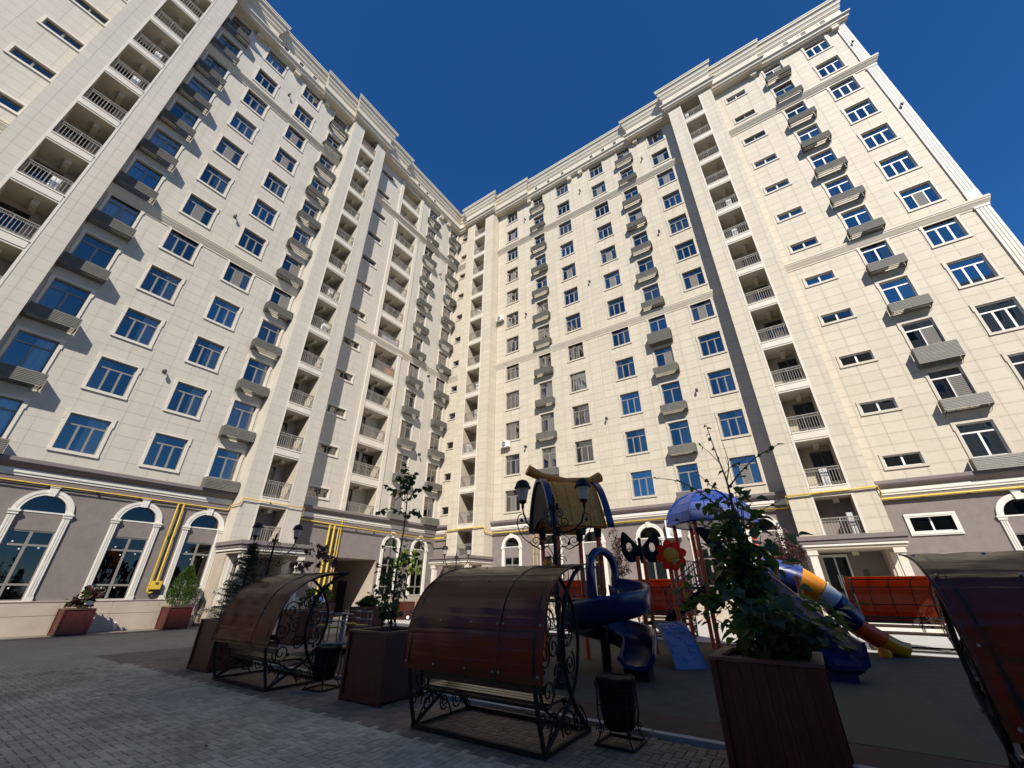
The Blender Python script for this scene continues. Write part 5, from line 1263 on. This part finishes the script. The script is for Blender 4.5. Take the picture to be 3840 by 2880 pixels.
# -- sapling with climbing shrub in the middle planter
t = plant('sapling', 'tall thin sapling above a leafy shrub in the planter between the benches', 'tree', -6.70, 5.90, .93)
top = [(.02,0,0),(.02,-.02,1.0),(.06,0,1.8),(.05,0,2.45),(-.05,0,2.9),(-.1,-.03,3.15)]
br = [([(.05,0,2.35),(-.2,-.1,2.6),(-.42,-.2,2.72)],.009,.003), ([(.05,0,2.4),(.25,.1,2.62),(.5,.2,2.68)],.009,.003), ([(.05,0,2.1),(-.25,-.1,2.25),(-.5,-.25,2.2)],.009,.003), ([(.05,0,2.05),(.2,.1,2.2),(.35,.15,2.1)],.008,.003), ([(0,0,2.65),(.12,0,2.8),(.1,.02,2.95)],.006,.002), ([(0,0,2.6),(-.18,0,2.85),(-.3,0,2.95)],.006,.002)]
twigs(t, [(top, .022, .004)]+br); items = []; stems = []
for pts, r0, r1 in br+[(top[3:], 0, 0)]:
    for p in smoothpts(pts, 5)[2:]:
        for i in range(3): items.append((p+Vector((rl_.uniform(-.05,.05), rl_.uniform(-.05,.05), rl_.uniform(-.04,.02))), rdir((rl_.uniform(-1,1), rl_.uniform(-1,1)), .8), rl_.uniform(-1,1), rl_.uniform(.07, .12), rl_.randrange(3), 0))
for k in range(15):
    a = rl_.uniform(0, 2*pi); r = rl_.uniform(.12, .52); h = rl_.uniform(.5, 1.65); e = Vector((r*cos(a), r*sin(a), h))
    stems.append(([(rl_.uniform(-.15,.15), rl_.uniform(-.15,.15), 0), (e.x*.6, e.y*.6, h*.6), tuple(e)], .008, .003))
    for i in range(17):
        f = rl_.uniform(.2, 1.05); p = Vector((0,0,0)).lerp(e, f)+Vector((rl_.uniform(-.1,.1), rl_.uniform(-.1,.1), rl_.uniform(-.1,.1)))
        items.append((p, rdir((p.x*1.4, p.y*1.4)), rl_.uniform(-.9,.9), rl_.uniform(.07, .13), rl_.randrange(3), 0))
twigs(t, stems); leafy(t, items, BIG, [LV_D, LV_Y], 280)
# -- small-leaved crowns made of many separate leaves
def crown(t, blobs, n, size, shape, mats_, wts, name='crown', seed=1, up=.2):
    r = random.Random(seed); q = MB(); tot = sum(b[3]*b[4]*b[5] for b in blobs)
    for bx, by, bz, ra, rb, rc in blobs:
        sub = [(Vector((r.gauss(0,.5), r.gauss(0,.5), r.gauss(0,.5)))) for _ in range(14)]
        for i in range(int(n*ra*rb*rc/tot)):
            c = r.choice(sub); v = c+Vector((r.gauss(0,.2), r.gauss(0,.2), r.gauss(0,.2)))
            if v.length > 1: v = v.normalized()*r.uniform(.8, 1.0)
            p = Vector((bx+v.x*ra, by+v.y*rb, bz+v.z*rc)); d = Vector((v.x+r.uniform(-.6,.6), v.y+r.uniform(-.6,.6), r.uniform(-.7,.5)+up))
            mw = leafmat4(p, d, r.uniform(-1.5,1.5), size*r.uniform(.7, 1.3)); mi = r.choices(range(len(mats_)), wts)[0]
            q.add([mw @ Vector(k) for k in shape[0]], shape[1], mi)
    return q.build(name, mats_, t, kind='stuff')
SM = leaf_shape(1.0, .6, .3); MAP = leaf_shape(1.0, 1.1, .2, True)
t = plant('purple_tree', 'small purple-leaved tree before the arched windows, left of the flower sign', 'tree', -8.7, 24.0, 0)
twigs(t, [([(0,0,0),(.03,0,1.4),(0,.05,2.6),(-.05,0,3.9)],.06,.015), ([(0,0,2.3),(.3,.1,3.0),(.45,.1,3.7)],.025,.006), ([(0,0,2.1),(-.35,0,2.9),(-.5,.1,3.6)],.025,.006)], name='trunk')
crown(t, [(0,0,3.2,.72,.7,.85),(-.15,0,4.1,.45,.45,.75),(.3,0,3.7,.45,.5,.6),(.05,0,2.6,.45,.45,.4)], 1500, .11, SM, [LV_P, LV_R, LV_D], (6,2,1), seed=2)
t = plant('purple_tree', 'dense purple and green tree between the dome and the right porch', 'tree', -.75, 22.0, 0)
twigs(t, [([(0,0,0),(.03,0,1.4),(0,.05,2.2),(-.05,0,3.4)],.06,.015), ([(0,0,1.7),(.35,.1,2.4),(.6,.1,3.0)],.025,.006), ([(0,0,1.6),(-.35,0,2.4),(-.6,.1,3.0)],.025,.006)], name='trunk')
crown(t, [(0,0,3.1,.85,.8,.75),(.45,0,2.7,.5,.6,.7),(-.45,0,2.9,.55,.6,.6),(.1,0,3.75,.5,.5,.4)], 2000, .10, SM, [LV_P, LV_R, LV_D], (6,3,1), seed=3)
crown(t, [(.15,-.3,2.25,.55,.4,.4)], 350, .10, SM, [LV_D, LV_G], (3,1), name='green_shoots', seed=9)
t = plant('spruce', 'dark young spruce in the planter left of the left bench', 'tree', -12.27, 5.70, .93)
m = MB(); m.tube([(0,0,0),(.02,0,1.0),(.05,.05,1.9)], [.035,.025,.006], 6); m.build('trunk', BARK, t)
q = MB(); rs_ = random.Random(6)
for k in range(120):
    h = .05+1.80*(k/120)**1.05; L_ = (.80-.39*h)*rs_.uniform(.6, 1.1); a = k*2.4+rs_.uniform(-.4,.4); pit = rs_.uniform(-.12,.30); e = Vector((cos(a)*L_, sin(a)*L_, h+pit*L_)); b0 = Vector((0,0,h))
    q.tube([b0, b0.lerp(e, .6)+Vector((0,0,-.03)), e], [.009,.006,.002], 4)
    side = Vector((-sin(a), cos(a), 0)).lerp(Vector((0,0,1)), rs_.uniform(-.35,.35))
    for j in range(20):
        f = .1+.9*j/20; c = b0.lerp(e, f); s = 1 if j % 2 else -1; tw = (1-f*.75)*.19*rs_.uniform(.5,1.1)
        tip = c+side*s*tw+Vector((cos(a),sin(a),0))*tw*.7+Vector((0,0,rs_.uniform(-.05,.05)))
        for i in range(5):
            p = c.lerp(tip, i/5); d = (tip-c).normalized()
            for w_ in (-1, 1):
                nd = (d+Vector((rs_.uniform(-.8,.8), rs_.uniform(-.8,.8), w_*.6))).normalized()*.036; sd_ = nd.cross(d).normalized()*.006
                q.add([p-sd_, p+sd_, p+nd], [(0,1,2)])
q.build('needles', LV_S, t, kind='stuff')
def thuja(x, y, z, h, r_, label, mt, seed, cat='shrub', name='conifer'):
    t = plant(name, label, cat, x, y, z); q = MB(); r = random.Random(seed)
    for k in range(2600):
        f = r.random()**.8; a = r.uniform(0, 2*pi); rr = r_*(sin(min(1, f*1.9+.25)*pi/2))*(1-max(0, f-.35)/.66)**.8*(.55+.45*sqrt(r.random()))*(1+.22*sin(a*3+f*9))
        p = Vector((rr*cos(a), rr*sin(a), .05+h*f)); d = Vector((cos(a)*.7, sin(a)*.7, 1.0+r.uniform(-.3,.3)))
        mw = leafmat4(p, d, r.uniform(-1.5,1.5), r.uniform(.08,.16)); q.add([mw @ Vector(c) for c in ((0,0,0),(.4,.16,.03),(1,.03,0),(.75,-.02,0),(.45,-.17,.03))], [(0,1,2,3,4)])
    q.build('foliage', mt, t, kind='stuff'); m = MB(); m.tube([(0,0,0),(0,0,h*.8)], [.03,.006], 6); m.build('trunk', BARK, t)
thuja(-25.75, 9.28, .84, 1.75, .62, 'bright green feathery conifer in the second planter by the left wall', [LV_T], 4)
t = plant('purple_shrub', 'small dark purple shrub with a white tag in the first planter by the left wall', 'shrub', -25.75, 5.72, .86)
crown(t, [(-.15,0,.35,.38,.38,.35),(.35,.2,.62,.28,.3,.32),(.05,0,.2,.3,.3,.2)], 330, .15, MAP, [LV_P, LV_D, LV_R], (4,2,1), seed=12)
twigs(t, [([(0,0,0),(.15,.1,.4),(.35,.2,.8)],.015,.004), ([(0,0,0),(-.1,0,.3),(-.2,0,.55)],.015,.004)])
m = MB(); m.box(-.12, .12, -.004, .004, 0, .16); o = m.build('tag', M['acwhite'], t, (.30, .18, .22)); o.rotation_euler = (.2, .25, 1.3)
t = plant('red_leaf_sapling', 'thin red-leaved sapling in the planter behind the left bench', 'tree', -15.45, 9.55, .93)
twigs(t, [([(0,0,0),(.05,0,.8),(0,.05,1.6),(-.05,0,2.25)],.018,.004), ([(0,0,1.2),(.25,.2,1.5),(.4,.3,1.7)],.009,.003), ([(0,0,1.1),(-.25,-.2,1.3),(-.4,-.3,1.55)],.009,.003)])
crown(t, [(-.05,0,2.05,.25,.4,.28),(.3,.3,1.6,.28,.35,.25),(-.3,-.3,1.45,.28,.35,.22)], 120, .17, MAP, [LV_R, LV_P], (3,1), seed=14)
crown(t, [(.1,.2,.4,.4,.45,.35)], 200, .12, SM, [LV_D, LV_G], (3,1), name='undergrowth', seed=15)
t = plant('maple_sapling', 'sunlit yellow-green maple sapling beside the dark passage', 'tree', -21.6, 19.9, .88)
twigs(t, [([(0,0,0),(.05,0,1.0),(0,.05,2.0),(.0,0,3.0)],.022,.005), ([(0,0,1.4),(.35,.2,1.9),(.5,.3,2.3)],.010,.003), ([(0,0,1.3),(-.35,-.2,1.8),(-.5,-.3,2.4)],.010,.003)])
crown(t, [(0,0,2.7,.45,.5,.45),(-.4,-.3,2.3,.4,.4,.4),(.4,.3,1.9,.35,.4,.4)], 260, .20, MAP, [LV_Y, LV_G], (2,1), seed=17)
thuja(-22.6, 14.9, .86, .9, .4, 'low bright green bush in the sunlit planter beside the passage', [LV_G, ], 7, 'shrub', 'green_bush')
thuja(-15.7, 12.5, .92, .35, .42, 'low dark herbs in the planter behind the tall sapling', [LV_D], 8, 'shrub', 'herb_bush')
print('objects', len(bpy.data.objects))
